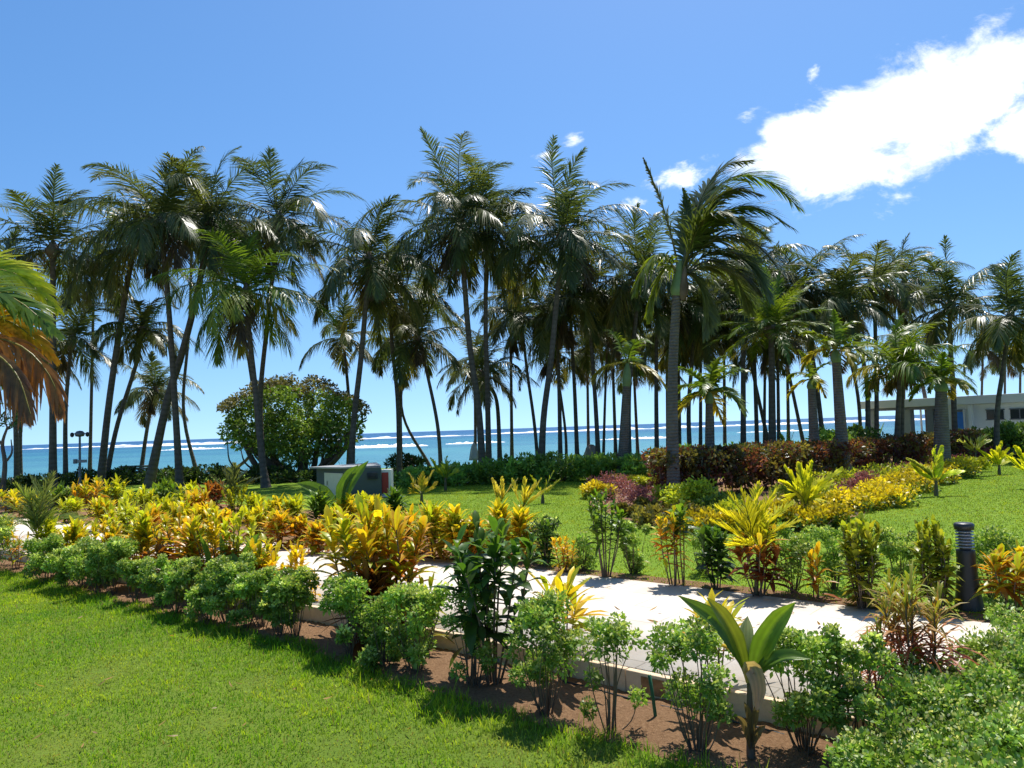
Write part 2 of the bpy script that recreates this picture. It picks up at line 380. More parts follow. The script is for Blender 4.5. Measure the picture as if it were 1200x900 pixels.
def kerb():
    a = np.array(NE); seg = np.linalg.norm(np.diff(a, axis=0), axis=1); cum = np.concatenate([[0], np.cumsum(seg)]); mb = MB(); rg = np.random.default_rng(2)
    b = np.array(offs(NE, 0.068)); q = 0.0
    at_ = lambda arr, d: np.array([np.interp(d, cum, arr[:, 0]), np.interp(d, cum, arr[:, 1])])
    while q < cum[-1] - .9:
        d1 = q + .9; z = -0.003 - rg.uniform(0, .005); o_ = rg.normal(0, .003)
        tn = unit(at_(a, d1) - at_(a, q)); nn = np.array([-tn[1], tn[0]]) * o_
        P = [at_(a, q + .004) + nn, at_(a, d1 - .004) + nn, at_(b, d1 - .004), at_(b, q + .004)]
        v = [[*p_, -.26] for p_ in P] + [[*p_, z] for p_ in P]
        mb.add(v, [[0, 3, 2, 1], [4, 5, 6, 7], [0, 1, 5, 4], [1, 2, 6, 5], [2, 3, 7, 6], [3, 0, 4, 7]], (.5, .4, .3)); q = d1
    o = mb.build('kerb', M['kerb'], smooth_=False); o['kind'] = 'structure'
    bv = o.modifiers.new('bevel', 'BEVEL'); bv.width = .008; bv.segments = 2
kerb()

def lawn_mat(name, a, b, c2, sc):
    m, t, p, out = new_mat(name)
    n1 = noise(t, 0.55, 5, 0.6); n2 = noise(t, sc, 5, 0.7)
    col = mixrgb(t, 0.5, ramp(t, n1, [(0.35, a), (0.65, b)]), ramp(t, n2, [(0.3, c2), (0.7, b)]))
    t.links.new(col, p.inputs['Base Color']); p.inputs['Roughness'].default_value = 0.9; p.inputs['Specular IOR Level'].default_value = 0.1
    bump(t, p, n2, 0.8, 0.03); return m
M['lawn_near'] = lawn_mat('lawn_near', (0.09, 0.19, 0.015), (0.17, 0.25, 0.025), (0.11, 0.11, 0.03), 45)
M['lawn_far'] = lawn_mat('lawn_far', (0.135, 0.24, 0.02), (0.21, 0.31, 0.028), (0.09, 0.16, 0.015), 24)
border_px = [(-60, 656), (0, 668), (60, 681), (130, 700), (200, 718), (330, 750), (420, 780), (520, 810), (610, 838), (700, 862), (780, 884), (850, 905), (930, 930)]
border = [G(*q, ZN)[:2] for q in border_px]
rngb = np.random.default_rng(5)
bfine = catmull([[*b, 0] for b in border], 70)[:, :2]; bfine[1:-1] += rngb.normal(0, 0.05, (68, 2))
sL = unit(bfine[0] - bfine[8])
near_poly = [bfine[0] + sL * 14] + list(bfine) + [np.array([bfine[-1][0] + 3, -3]), np.array([6, -12]), np.array([-40, -12]), np.array([-40, 20])]
sheet('lawn_near', near_poly, ZN + 0.004, M['lawn_near'])
gar_poly = [np.array([16, FE[-1][1]])] + [q for q in FE[::-1]][1:] + [np.array([-40, FE[0][1] + 12]), np.array([-60, 46]), np.array([80, 46]), np.array([80, -20]), np.array([18, -20])]
sheet('lawn_far', gar_poly, -0.004, M['lawn_far'])

# rough dug soil between the near lawn and the kerb
def near_bed():
    rg = np.random.default_rng(6); nu, nv = 620, 16
    A = np.array(NE) + 0; ts = np.linspace(0, 1, nu)
    xs = np.linspace(-13, 5.5, nu); ky = np.interp(xs, A[:, 0], A[:, 1]); kb = np.column_stack([xs, ky])
    bl_ = np.vstack([bfine[0] + sL * 6, bfine])
    arr = []
    for p_ in kb:
        d_ = np.array([-.62, -.78]); j = np.argmin(np.abs((bl_ - p_) @ np.array([.78, -.62]))); e_ = (bl_[j] - p_) @ d_
        arr.append(max(.3, e_ + .12))
    L_ = np.convolve(np.pad(arr, 10, 'edge'), np.ones(21) / 21, 'valid')
    v_ = np.linspace(-.05, 1, nv); P = kb[:, None] + np.array([-.62, -.78]) * (L_[:, None] * v_)[..., None]
    h = rg.normal(0, 1, (nu, nv))
    for _ in range(1): h = (h + np.roll(h, 1, 0) + np.roll(h, -1, 0) + np.roll(h, 1, 1) + np.roll(h, -1, 1)) / 5
    big = np.sin(P[..., 0] * 7 + 2 * np.sin(P[..., 1] * 5)) * np.sin(P[..., 1] * 8)
    z = ZN + .016 + .016 * h + .008 * big; z[:, -1] = ZN - .02; z[:, 0] = ZN + .01
    i = np.arange(nu - 1)[:, None] * nv; j = np.arange(nv - 1)[None]
    mb = MB(); mb.add(np.concatenate([P, z[..., None]], 2), np.stack([i + j, i + j + 1, i + nv + j + 1, i + nv + j], -1), (.3, .2, .1))
    o = mb.build('soil_bed', M['soil'], smooth_=False); o['kind'] = 'structure'
near_bed()

# sea
SEA = -1.6
m, t, p, out = new_mat('sea_water')
c = N(t, 'ShaderNodeTexCoord'); s_ = N(t, 'ShaderNodeSeparateXYZ'); t.links.new(c.outputs['Object'], s_.inputs[0])
dist = s_.outputs[1]
lg = math_node(t, 'LOGARITHM', math_node(t, 'MAXIMUM', dist, 10.0), 10.0)
base = ramp(t, smooth(t, lg, 1.85, 3.6), [(0.0, (0.085, 0.26, 0.30)), (0.25, (0.038, 0.18, 0.245)), (0.5, (0.024, 0.115, 0.21)), (0.75, (0.02, 0.10, 0.22)), (1.0, (0.018, 0.07, 0.17))])
patch = noise(t, 0.012, 4, 0.6, stretch=(0.35, 1, 1))
base = mixrgb(t, 1.0, base, ramp(t, patch, [(0.35, (0.66, 0.72, 0.86)), (0.65, (1.25, 1.18, 1.05))]), 'MULTIPLY')
chop = noise(t, 0.5, 5, 0.65, stretch=(0.25, 1, 1))
base = mixrgb(t, 1.0, base, ramp(t, chop, [(0.3, (0.7, 0.76, 0.82)), (0.7, (1.2, 1.16, 1.12))]), 'MULTIPLY')
cap = noise(t, 0.11, 6, 0.72, stretch=(0.16, 0.7, 1)); capm = smooth(t, cap, 0.67, 0.76)
b1 = noise(t, 0.0045, 4, 0.6, stretch=(0.5, 1, 1)); 
reef = math_node(t, 'MULTIPLY', smooth(t, dist, 430, 560), smooth(t, dist, 950, 640))
reefm = math_node(t, 'MULTIPLY', reef, smooth(t, noise(t, 0.012, 6, 0.7, stretch=(0.25, 0.5, 1)), 0.53, 0.70))
foam = math_node(t, 'MAXIMUM', math_node(t, 'MULTIPLY', capm, 0.6), reefm)
t.links.new(mixrgb(t, foam, base, (0.85, 0.88, 0.9)), p.inputs['Base Color'])
p.inputs['Roughness'].default_value = 0.32; p.inputs['IOR'].default_value = 1.15
bump(t, p, math_node(t, 'ADD', noise(t, 0.9, 5, 0.65, stretch=(0.4, 1, 1)), chop), 1.0, 0.5)
M['sea'] = m
sheet('sea', [(-14000, 62), (14000, 62), (14000, 15900), (-14000, 15900)], SEA, M['sea'])
M['foam'] = plain_mat('sea_foam', (0.86, 0.88, 0.9), 0.8, 0.2, var=0.05, scale=0.6)
def breaker(px0, px1, v, h, seed, w=14):
    rg = np.random.default_rng(seed); n = 160
    dep = (CAM_H - SEA) * 900 / v
    x0, x1 = (px0 - 600) / 900 * dep, (px1 - 600) / 900 * dep
    xs = np.linspace(x0, x1, n); ys = dep + np.cumsum(rg.normal(0, dep * 0.0012, n)); 
    env = np.sin(PI * np.linspace(0, 1, n)) ** 0.4
    k = np.convolve(rg.uniform(0.0, 1.3, n + 8), np.ones(5) / 5, 'same')[4:-4]
    hh = h * env * np.clip(k - 0.12, 0.03, 2)
    ws = w * env * (0.5 + k)
    mb = MB()
    v_ = np.stack([np.stack([xs, ys - ws * 0.3, np.full(n, SEA + 0.02)], -1), np.stack([xs, ys - ws * 0.1, SEA + hh * 0.8], -1), np.stack([xs, ys, SEA + hh], -1), np.stack([xs, ys + ws * 0.4, SEA + hh * 0.5], -1), np.stack([xs, ys + ws, np.full(n, SEA + 0.02)], -1)], 1)
    i = np.arange(n - 1)[:, None] * 5; j = np.arange(4)[None]
    mb.add(v_, np.stack([i + j, i + 5 + j, i + 6 + j, i + 1 + j], -1), (0.9, 0.9, 0.9))
    o = mb.build('breaking_wave', M['foam']); o['kind'] = 'structure'
for q in [(120, 560, 6.6, 1.9, 1), (560, 1060, 6.0, 2.6, 2), (900, 1500, 6.4, 2.2, 9), (20, 330, 5.2, 1.6, 8), (398, 500, 17, 1.2, 3, 7), (520, 590, 16, 0.7, 4, 5), (700, 790, 17, 0.9, 5, 5), (185, 262, 12, 0.9, 6, 6), (860, 960, 14, 0.6, 10, 5)]:
    breaker(*q)

# beds of bare soil under the planting on the far side
bed_left = [G(-120, 612), *[np.array([*q, 0]) for q in FE[1:4]], G(482, 652), G(640, 667), G(640, 655), G(470, 620), G(430, 600), G(200, 588), G(0, 588), G(-120, 590)]
bl = [np.array(q[:2]) for q in [G(-80, 612), G(60, 606), G(200, 622), G(355, 637.5), G(487, 653), G(560, 659), G(640, 666), G(600, 645), G(480, 622), G(430, 602), G(250, 590), G(60, 586), G(-80, 588)]]
sheet('soil_bed', bl, 0.0, M['soil'])
br_px = [(690, 592), (740, 612), (830, 624), (900, 626), (960, 621), (1040, 591), (1100, 566), (1135, 548), (1150, 533), (1090, 530), (1000, 540), (860, 560), (745, 565), (695, 578)]
br_poly = [G(*q)[:2] for q in br_px]
sheet('flower_bed_soil', br_poly, 0.0, M['soil'])
edge_strip = [q for q in FE] + [q for q in offs(FE, 0.35)[::-1]]
sheet('path_edge_soil', edge_strip, 0.002, M['soil'])

# grass
rng = np.random.default_rng(11)
def grass(name, poly, n, hgt, wid, z, colA, colB, label, bounds, hfun=None, avoid=None):
    P = np.stack([rng.uniform(bounds[0], bounds[1], n), rng.uniform(bounds[2], bounds[3], n)], 1)
    P = P[inside(poly, P)]
    if avoid is not None:
        for a in avoid: P = P[~inside(a, P)]
    k = len(P); az = rng.uniform(0, 2 * PI, k); tilt = rng.uniform(0.15, 1.0, k)
    Dv = np.stack([np.cos(az) * tilt, np.sin(az) * tilt, np.ones(k)], 1)
    S = np.stack([-np.sin(az + rng.normal(0, .6, k)), np.cos(az), np.zeros(k)], 1)
    H = hgt * rng.uniform(0.45, 1.25, k) * (hfun(P) if hfun is not None else 1)
    pt = 0.5 + 0.5 * np.sin(P[:, 0] * 1.3 + 1.7 * np.sin(P[:, 1] * 0.9)) * np.sin(P[:, 1] * 1.1 + 2 * np.sin(P[:, 0] * .7))
    fr = np.clip(0.45 * pt + 0.75 * rng.uniform(0, 1, k) - 0.1, 0, 1)[:, None]
    col = np.array(colA) * (1 - fr) + np.array(colB) * fr
    cell = np.floor(P / (0.11 if hgt > .05 else .3)).astype(int); hsh = np.abs(np.sin(cell[:, 0] * 12.9898 + cell[:, 1] * 78.233) * 43758.5453) % 1.0
    big = np.floor((P + 0.35 * np.sin(P[:, ::-1] * 2.3)) / (0.55 if hgt > .05 else 1.6)).astype(int); hb = np.abs(np.sin(big[:, 0] * 39.346 + big[:, 1] * 11.135) * 24634.634) % 1.0
    col = col * (0.72 + 0.42 * hsh + 0.18 * hb)[:, None] * np.array([1, 1, 1]); col[:, 0] *= 0.85 + 0.4 * hb * hsh
    H = H * (0.7 + 0.6 * hsh); H[rng.uniform(0, 1, k) < .03] *= 1.8
    if hgt > .05:       # a few dry worn spots
        wear = np.zeros(k)
        for q in [(395, 880, .16), (590, 885, .22), (250, 850, .12), (120, 790, .25), (480, 868, .12), (60, 880, .2), (300, 800, .14), (700, 893, .15)]:
            c_ = G(q[0], q[1], ZN)[:2]; wear = np.maximum(wear, np.exp(-(np.linalg.norm((P - c_) * np.array([.8, .55]), axis=1) / q[2]) ** 2))
        H = H * (1 - .5 * wear); w_ = (wear * rng.uniform(.2, .9, k))[:, None]; col = col * (1 - w_) + np.array([.40, .34, .12]) * w_
    dead = rng.uniform(0, 1, k) < 0.07; col[dead] = np.array([0.30, 0.24, 0.09]) * rng.uniform(0.6, 1.2, (dead.sum(), 1))
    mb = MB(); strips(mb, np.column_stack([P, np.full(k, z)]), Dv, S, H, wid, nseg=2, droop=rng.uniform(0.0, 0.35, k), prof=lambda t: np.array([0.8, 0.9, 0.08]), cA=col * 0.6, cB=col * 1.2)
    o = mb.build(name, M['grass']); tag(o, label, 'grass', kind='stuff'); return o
bf = bfine[::3]
def lush(P):
    d = np.min(np.linalg.norm(P[:, None] - bf[None], axis=2), 1)
    return 0.58 + 0.7 * np.exp(-(d / 0.55) ** 2)
grass('grass', near_poly, 560000, 0.082, 0.0072, ZN, (0.12, 0.30, 0.012), (0.42, 0.54, 0.03), 'short bright green lawn grass before the hedge bushes', (-12.5, 3.2, 3.6, 17), lush)
grass('grass', gar_poly, 420000, 0.035, 0.013, -0.004, (0.17, 0.27, 0.016), (0.34, 0.41, 0.03), 'mown green lawn grass beyond the path', (-6, 22, 6, 34), None, [bl, br_poly])
# ------------------------------------------------------------------ palms
def frond(mb, path, LL, nl, lw, col, tip, rg, droopv=0.45, rach=(0.20, 0.20, 0.07), up_hint=None, rr=0.022, start=0.12, nseg=2, spread=1.0, wind=(0, 0, 0), vee=0.25, ratio_end=0.35):
    """One feather leaf along a path: a tapering midrib and two rows of leaflets."""
    T = 16; pth = catmull(path, T)
    tube(mb, pth, np.linspace(rr, rr * 0.2, T), rach, 4)
    s = np.linspace(start, 0.995, nl); idx = s * (T - 1); i0 = np.minimum(idx.astype(int), T - 2); fr = (idx - i0)[:, None]
    P = pth[i0] * (1 - fr) + pth[i0 + 1] * fr
    tg = unit(np.gradient(pth, axis=0)); tg = unit(tg[i0] * (1 - fr) + tg[i0 + 1] * fr)
    upw = np.array([0, 0, 1.0]) if up_hint is None else unit(up_hint)
    side = np.cross(tg, upw); bad = np.linalg.norm(side, axis=1) < 0.15
    if bad.any(): side[bad] = np.cross(tg[bad], np.array([0.5, -0.8, 0.1]))
    side = unit(side); nrm = np.cross(side, tg)
    prof = (np.sin(PI * np.clip(0.10 + 0.82 * s, 0, 1)) ** 0.6) * (1 - s * (1 - ratio_end) * s)
    for sg in (-1, 1):
        n = nl; a = (1.15 - 0.75 * s) * spread + rg.normal(0, 0.13, n) + 0.16 * np.sin(s * rg.uniform(9, 25) + rg.uniform(0, 6))
        Dv = side * (sg * np.sin(a))[:, None] + tg * np.cos(a)[:, None] + nrm * (vee + rg.normal(0, .12, n))[:, None] + np.asarray(wind) * 0.5
        L = LL * prof * rg.uniform(0.85, 1.1, n)
        k = rg.uniform(0.75, 1.25, (n, 1))
        strips(mb, P, Dv, np.cross(Dv, nrm) * 0.8 + tg * 0.9, L, lw, nseg, droop=droopv * rg.uniform(0.6, 1.4, n), prof=(lambda t: np.array([0.75, 1.0, 0.12]) if len(t) == 3 else np.interp(t, [0, .3, .7, 1], [.6, 1, .75, .08])), cA=np.asarray(col) * k, cB=np.asarray(tip) * k)

GREENS = [((0.086, 0.122, 0.034), (0.112, 0.148, 0.042)), ((0.108, 0.137, 0.040), (0.152, 0.170, 0.050)), ((0.070, 0.104, 0.036), (0.094, 0.128, 0.044))]
BRIGHT = [((0.12, 0.21, 0.02), (0.17, 0.26, 0.026)), ((0.14, 0.22, 0.02), (0.24, 0.29, 0.03)), ((0.10, 0.18, 0.02), (0.14, 0.22, 0.025))]
YELLOW = ((0.30, 0.30, 0.03), (0.42, 0.33, 0.04)); BROWN = ((0.10, 0.075, 0.045), (0.14, 0.10, 0.06))

def frond_path(az, el, L, sag, wind, rg, n=9):
    d = np.array([math.cos(az) * math.cos(el), math.sin(az) * math.cos(el), math.sin(el)]); p = np.zeros(3); out = [p.copy()]
    for i in range(n - 1):
        t = i / (n - 1)
        d = d + np.array([0, 0, -1]) * sag * (0.35 + t) / n * 2 + np.asarray(wind) * (0.2 + t) / n * 1.6
        d = d / np.linalg.norm(d); p = p + d * L / (n - 1); out.append(p.copy())
    return np.array(out)

def make_fronds(head, Lf, nf, rg, style='dark', wind=(0.35, -0.1, 0), nl=44, dead=1, yel=2, hang=116):
    """Returns a list of one mesh-builder per frond."""
    res = []; a0 = rg.uniform(0, 6.28)
    for i in range(nf):
        q = i / (nf - 1)
        az = a0 + i * 2.39996 + rg.normal(0, 0.15)
        if style == 'shaft': el = R(78 - 88 * q ** 0.9) + rg.normal(0, 0.08); sag = 0.95 + 0.3 * rg.uniform(); L = Lf * rg.uniform(0.85, 1.1)
        elif style == 'date': el = R(86 - 108 * q) + rg.normal(0, 0.08); sag = 0.5 + 0.3 * rg.uniform(); L = Lf * rg.uniform(0.85, 1.1)
        else: el = R(84 - hang * q ** .82) + rg.normal(0, 0.15); sag = 0.84 + 0.15 * q + 0.5 * rg.uniform(); L = Lf * (0.88 + 0.32 * math.sin(PI * min(1, q + 0.2))) * rg.uniform(0.88, 1.1)
        pal = (BRIGHT if style in ('bright', 'shaft', 'date') else GREENS)[rg.integers(3)]
        sp = 1.0
        if q < 0.3 and style in ('dark', 'bright'): sp = 1.22; L *= .80 if q < .16 else .92
        if i >= nf - dead: pal = BROWN; L *= .7
        elif i >= nf - dead - yel: pal = YELLOW if style != 'dark' else ((0.10, 0.12, 0.025), (0.20, 0.17, 0.04))
        w2 = np.asarray(wind) + rg.normal(0, .22, 3) * np.array([1, 1, .6]); path = head + frond_path(az, el, L, sag, w2, rg)
        mb = MB()
        lw = {'dark': 0.048, 'bright': 0.050, 'shaft': 0.07, 'date': 0.045}[style]
        LL = Lf * (1.08 if q < .3 and style in ('dark', 'bright') else 1.0) * {'dark': 0.31, 'bright': 0.31, 'shaft': 0.34, 'date': 0.25}[style]
        frond(mb, path, LL, nl, lw, pal[0], pal[1], rg, droopv=((rg.uniform(.45, .95) if q > .3 else .25) if style in ('dark', 'bright') else 0.5) if style != 'date' else 0.25, rr=0.03, rach=tuple(np.array(pal[0]) * 0.7 + np.array([0.09, 0.08, 0.03])), spread=sp, wind=wind, vee=0.10 if style != 'shaft' else 0.35)
        res.append(mb)
    return res

def trunk_path(base, mids, head, n=18):
    return catmull([base] + mids + [head], n)
PALM_GROUP = 'coconut palms of the beachside grove'
def palm(bx, by, y, hx, hy, Lf, label, mids=(), r=0.15, nf=24, style='dark', fronds=True, wind=(0.30, -0.05, 0), seed=0, nuts=None, shaft=0.0, name='coconut_palm', group=PALM_GROUP, nl=66, dead=1, bark='bark', zg=-0.05, dy=0.0, flare=1.5, hang=106):
    rg = np.random.default_rng(seed + 100)
    base = D(bx, by, y); base[2] = zg
    head = D(hx, hy, y + dy)
    root = empty(name, base, label, 'palm tree', group)
    mp = [D(mx_, my_, y + dy * 0.5) for mx_, my_ in mids]
    pth = trunk_path(base + np.array([0, 0, -0.1]), mp, head)
    T = len(pth); s = np.linspace(0, 1, T)
    rad = r * 0.78 * (1.0 - 0.32 * s) * (1 + (flare - 1) * np.exp(-s * 14))
    if style == 'shaft': rad = r * (1.15 - 0.45 * s) * (1 + (flare - 1) * np.exp(-s * 9))
    mb = MB(); tube(mb, pth, rad, (0.2, 0.17, 0.14), 10); mb.build('trunk', M[bark], root)
    top = head.copy()
    if shaft > 0:
        tgn = unit(pth[-1] - pth[-3]); top = head + tgn * shaft
        mb = MB(); q = np.linspace(0, 1, 8)[:, None]; tube(mb, head * (1 - q) + top * q - tgn * 0.03, r * np.interp(np.linspace(0, 1, 8), [0, .25, .7, 1], [0.72, 0.9, 0.7, 0.3]), (0.2, 0.3, 0.1), 10); mb.build('crownshaft', M['shaft'], root)
    else:                       # fibrous boss from which the leaves spring
        mb = MB(); q = np.linspace(0, 1, 7)[:, None]; tg = unit(pth[-1] - pth[-3]); tube(mb, head + tg * (q * 0.9 - 0.45), r * np.array([0.68, 1.15, 1.6, 1.5, 1.0, 0.6, 0.12]), (0.12, 0.09, 0.05), 8); mb.build('leaf_base', M['wood'], root)
    if style == 'dark': nf = int(round(nf * (.84 if seed % 4 else .66))); nuts = nuts or (('brown', int(rg.integers(2, 6))) if seed % 3 == 0 and seed < 60 else None)
    fs = make_fronds(top, Lf, nf, rg, style, wind, nl, dead, hang=hang)
    if fronds:
        for k, f in enumerate(fs):
            f.build('frond', M['palm'], root)
    else:
        mb = MB()
        for f in fs:
            for v_, f_, c_ in zip(f.v, f.f, f.c): pass
            off = mb.n
            mb.v += f.v; mb.c += f.c; mb.f += [a + off for a in f.f]; mb.n += f.n
        mb.build('crown', M['palm'], root)
    if nuts:
        for k in range(nuts[1]):
            a = rg.uniform(0, 6.28) if nuts[0] != 'orange' else R(150 + 70 * k / 4) + rg.uniform(-.4, .4)
            c = head + np.array([math.cos(a) * 0.36, math.sin(a) * 0.3, -0.25 - 0.22 * rg.uniform()]) + (np.array([-0.22, 0, -0.1]) if nuts[0] == 'orange' else 0)
            th = np.linspace(0, PI, 7); mb = MB(); lathe(mb, np.stack([0.125 * np.sin(th) + 1e-3, -0.155 * np.cos(th)], 1), c, (0.4, 0.2, 0.1), 8)
            mb.build('coconut', M['coconut_orange' if nuts[0] == 'orange' else 'coconut_green'], root)
    return root

k = 900.0
def pl(*a, **kw): return palm(*a, **kw)
# front row, left to right
pl(62, 556, 34, 62, 292, 4.2, 'tall coconut palm at the edge of the grove with four upright spear leaves', r=0.21, nf=22, seed=1, mids=[(62, 440)])
pl(20, 556, 40, 8, 330, 3.6, 'slim coconut palm cut by the edge, behind the yellow and brown drooping palm leaf', mids=[(17, 470)], seed=2, nf=18, r=.16)
pl(24, 558, 43, 40, 415, 3.0, 'low coconut palm with shaded crown beside the small bare twisted tree', mids=[(25, 490)], seed=3, nf=18, r=.15)
pl(77, 556, 38, 84, 400, 3.2, 'short coconut palm just before the camera pole, crown below its taller neighbour', mids=[(77, 480)], seed=4, nf=20, r=.15)
pl(117, 556, 36, 158, 288, 4.3, 'tall coconut palm leaning over a curved one that springs from the same spot', mids=[(128, 470), (146, 350)], seed=5, nf=24, r=.21)
pl(122, 557, 37, 166, 388, 2.7, 'strongly curved smaller coconut palm springing from the foot of a tall straight one', mids=[(137, 500), (160, 425)], seed=6, nf=20, r=.15)
pl(164, 552, 46, 181, 458, 2.9, 'small low coconut palm with crown just above the sea behind crossing trunks', mids=[(172, 505)], seed=7, nf=20, r=.16)
pl(173, 556, 34, 246, 262, 4.4, 'thick coconut palm leaning hard across a straighter trunk', mids=[(196, 470), (213, 415), (232, 340)], seed=8, nf=26, r=.225)
pl(211, 557, 33, 189, 262, 4.4, 'tall coconut palm whose trunk is crossed by a leaning one, crown topping its group', mids=[(204, 455), (198, 365)], seed=9, nf=26, r=.18)
pl(312, 569, 32, 289, 343, 3.9, 'bright green coconut palm with a bunch of orange coconuts', mids=[(305, 520), (299, 455), (292, 390)], seed=10, nf=24, r=.17, style='bright', nuts=('orange', 6), nl=54, flare=1.9)
pl(310, 560, 35, 327, 258, 4.2, 'tall dark coconut palm rising behind the one with orange coconuts', mids=[(305, 475), (312, 390)], seed=11, nf=24, r=.16)
pl(408, 552, 42, 402, 396, 3.0, 'low coconut palm with yellowing leaf behind the rounded beach tree', mids=[(409, 475)], seed=12, nf=18, r=.14)
pl(411, 560, 34, 432, 305, 4.2, 'tall coconut palm beside the grey hut with brown coconuts under its crown', mids=[(414, 500), (423, 420), (430, 340)], seed=13, nf=24, r=.18, nuts=('brown', 5))
pl(468, 552, 38, 457, 345, 3.9, 'coconut palm whose trunk forks visually with a thinner one near the pink beach chair', mids=[(466, 470), (459, 400)], seed=14, nf=22, r=.15)
pl(470, 552, 44, 468, 400, 3.0, 'thin coconut palm right behind a thicker trunk beyond the hut', mids=[(469, 470)], seed=15, nf=18, r=.13)
pl(517, 552, 38, 490, 398, 3.2, 'lone thin coconut palm with a trunk bowing away from the hut', mids=[(513, 500), (501, 440)], seed=16, nf=20, r=.13)
pl(566, 556, 34, 540, 262, 4.5, 'tallest coconut palm of the grove, leaning beside the white folded parasol', mids=[(561, 480), (551, 410), (545, 340)], seed=17, nf=28, r=.2)
pl(573, 556, 35, 571, 275, 4.3, 'straight tall coconut palm close beside the tallest leaning one', mids=[(571, 450), (569, 370)], seed=18, nf=26, r=.17)
pl(586, 548, 43, 566, 440, 3.0, 'coconut palm with a sharp kink in its trunk and hanging leaves', mids=[(584, 490), (581, 466), (574, 452)], seed=19, nf=18, r=.16)
pl(557, 548, 47, 556, 420, 3.0, 'short coconut palm hidden behind the leaning trunk by the white parasol', mids=[(557, 500)], seed=20, nf=16, r=.14, fronds=False)
pl(631, 552, 41, 611, 372, 3.4, 'thin coconut palm leaning across to meet a thicker trunk at the hedge', mids=[(626, 495), (617, 430)], seed=21, nf=20, r=.13)
pl(634, 560, 33, 660, 275, 4.2, 'thick curved coconut palm with a crown bent over by the wind', mids=[(637, 490), (646, 420), (653, 345)], seed=22, nf=26, r=.19, nuts=('brown', 4))
pl(657, 552, 39, 652, 372, 3.6, 'straight coconut palm with a curved thin trunk right at its side', mids=[(655, 450)], seed=23, nf=20, r=.15)
pl(664, 550, 43, 650, 415, 3.0, 'thin coconut palm with a bowed trunk behind a straight one', mids=[(662, 500)], seed=24, nf=16, r=.12, fronds=False)
pl(677, 552, 40, 667, 350, 3.8, 'coconut palm alone between the paired trunks above the beach shrubs', mids=[(673, 450)], seed=25, nf=20, r=.15)
pl(702, 552, 38, 688, 335, 4.0, 'coconut palm leaning a little, in front of two thinner trunks', mids=[(697, 460)], seed=26, nf=22, r=.16)
pl(707, 550, 43, 712, 390, 3.4, 'thin upright coconut palm behind a leaning thicker one', mids=[(709, 470)], seed=27, nf=16, r=.11, fronds=False)
pl(737, 554, 36, 750, 320, 4.2, 'dark coconut palm directly behind the low palm with the ringed grey trunk', mids=[(737, 460), (744, 385)], seed=28, nf=24, r=.16)
pl(770, 552, 38, 770, 360, 3.8, 'straight dark coconut palm just beside the big wind blown palm', mids=[(769, 450)], seed=29, nf=22, r=.15)
pl(797, 550, 42, 794, 395, 3.4, 'thin coconut palm half covered by the grey trunk of the wind blown palm', mids=[(796, 470)], seed=30, nf=16, r=.13, fronds=False)
pl(809, 550, 38, 815, 372, 3.7, 'coconut palm with a bent trunk behind the short bright palm', mids=[(807, 480), (811, 425)], seed=31, nf=22, r=.15)
pl(821, 548, 40, 821, 388, 3.4, 'straight coconut palm above the short bright palm', mids=[(821, 470)], seed=32, nf=18, r=.13)
pl(836, 548, 42, 835, 378, 3.4, 'slender coconut palm rising out of the short bright palm', mids=[(835, 470)], seed=33, nf=18, r=.12, fronds=False)
pl(871, 546, 37, 871, 350, 3.8, 'thick trunked coconut palm with dark crown between the short bright palm and the round one', mids=[(871, 450)], seed=34, nf=24, r=.18)
pl(888, 545, 40, 880, 320, 3.8, 'tall dark coconut palm behind the round bright palm', mids=[(885, 450)], seed=35, nf=22, r=.15)
pl(896, 545, 42, 897, 400, 3.2, 'thin coconut palm hidden among the stems under the round bright palm', mids=[(896, 470)], seed=36, nf=16, r=.12, fronds=False)
pl(913, 545, 40, 911, 395, 3.4, 'thin coconut palm touching the stem of the round bright palm', mids=[(912, 470)], seed=37, nf=16, r=.13, fronds=False)
pl(967, 540, 38, 938, 338, 3.3, 'dark coconut palm with a slanted trunk and a ragged upright crown', mids=[(957, 450), (946, 385)], seed=38, nf=22, r=.15)
pl(1016, 536, 36, 988, 358, 3.3, 'dark coconut palm leading up from the open end of the pavilion', mids=[(1016, 450), (1003, 395)], seed=39, nf=22, r=.15)
pl(1027, 536, 38, 1024, 336, 3.3, 'tall coconut palm in front of the pavilion opening with feathery upright top', mids=[(1027, 440)], seed=40, nf=22, r=.15)
pl(1090, 538, 50, 1058, 395, 2.8, 'slanting coconut palm behind the pavilion roof', mids=[(1082, 455)], seed=41, nf=18, r=.18, wind=(0.2, 0, 0))
pl(1120, 536, 37, 1113, 360, 3.7, 'tallest coconut palm over the white building with arching wind swept leaves', mids=[(1117, 455), (1114, 410)], seed=42, nf=24, r=.17)
pl(1167, 532, 33, 1184, 372, 3.2, 'coconut palm with a curved trunk before the small dark windows', mids=[(1169, 480), (1176, 430)], seed=43, nf=22, r=.15)
for i_, (bx_, hx_, hy_, y_) in enumerate([(600, 598, 330, 46), (722, 716, 345, 47), (783, 781, 372, 48), (850, 848, 350, 47), (925, 922, 372, 47), (690, 688, 392, 50), (905, 860, 318, 44), (748, 742, 402, 49)]):
    pl(bx_, 545, y_, hx_, hy_ + 18, 3.5, 'dark coconut palm deep in the grove with its crown lost among others', seed=60 + i_, nf=20, r=.14, fronds=False, group='coconut palms deep in the grove')
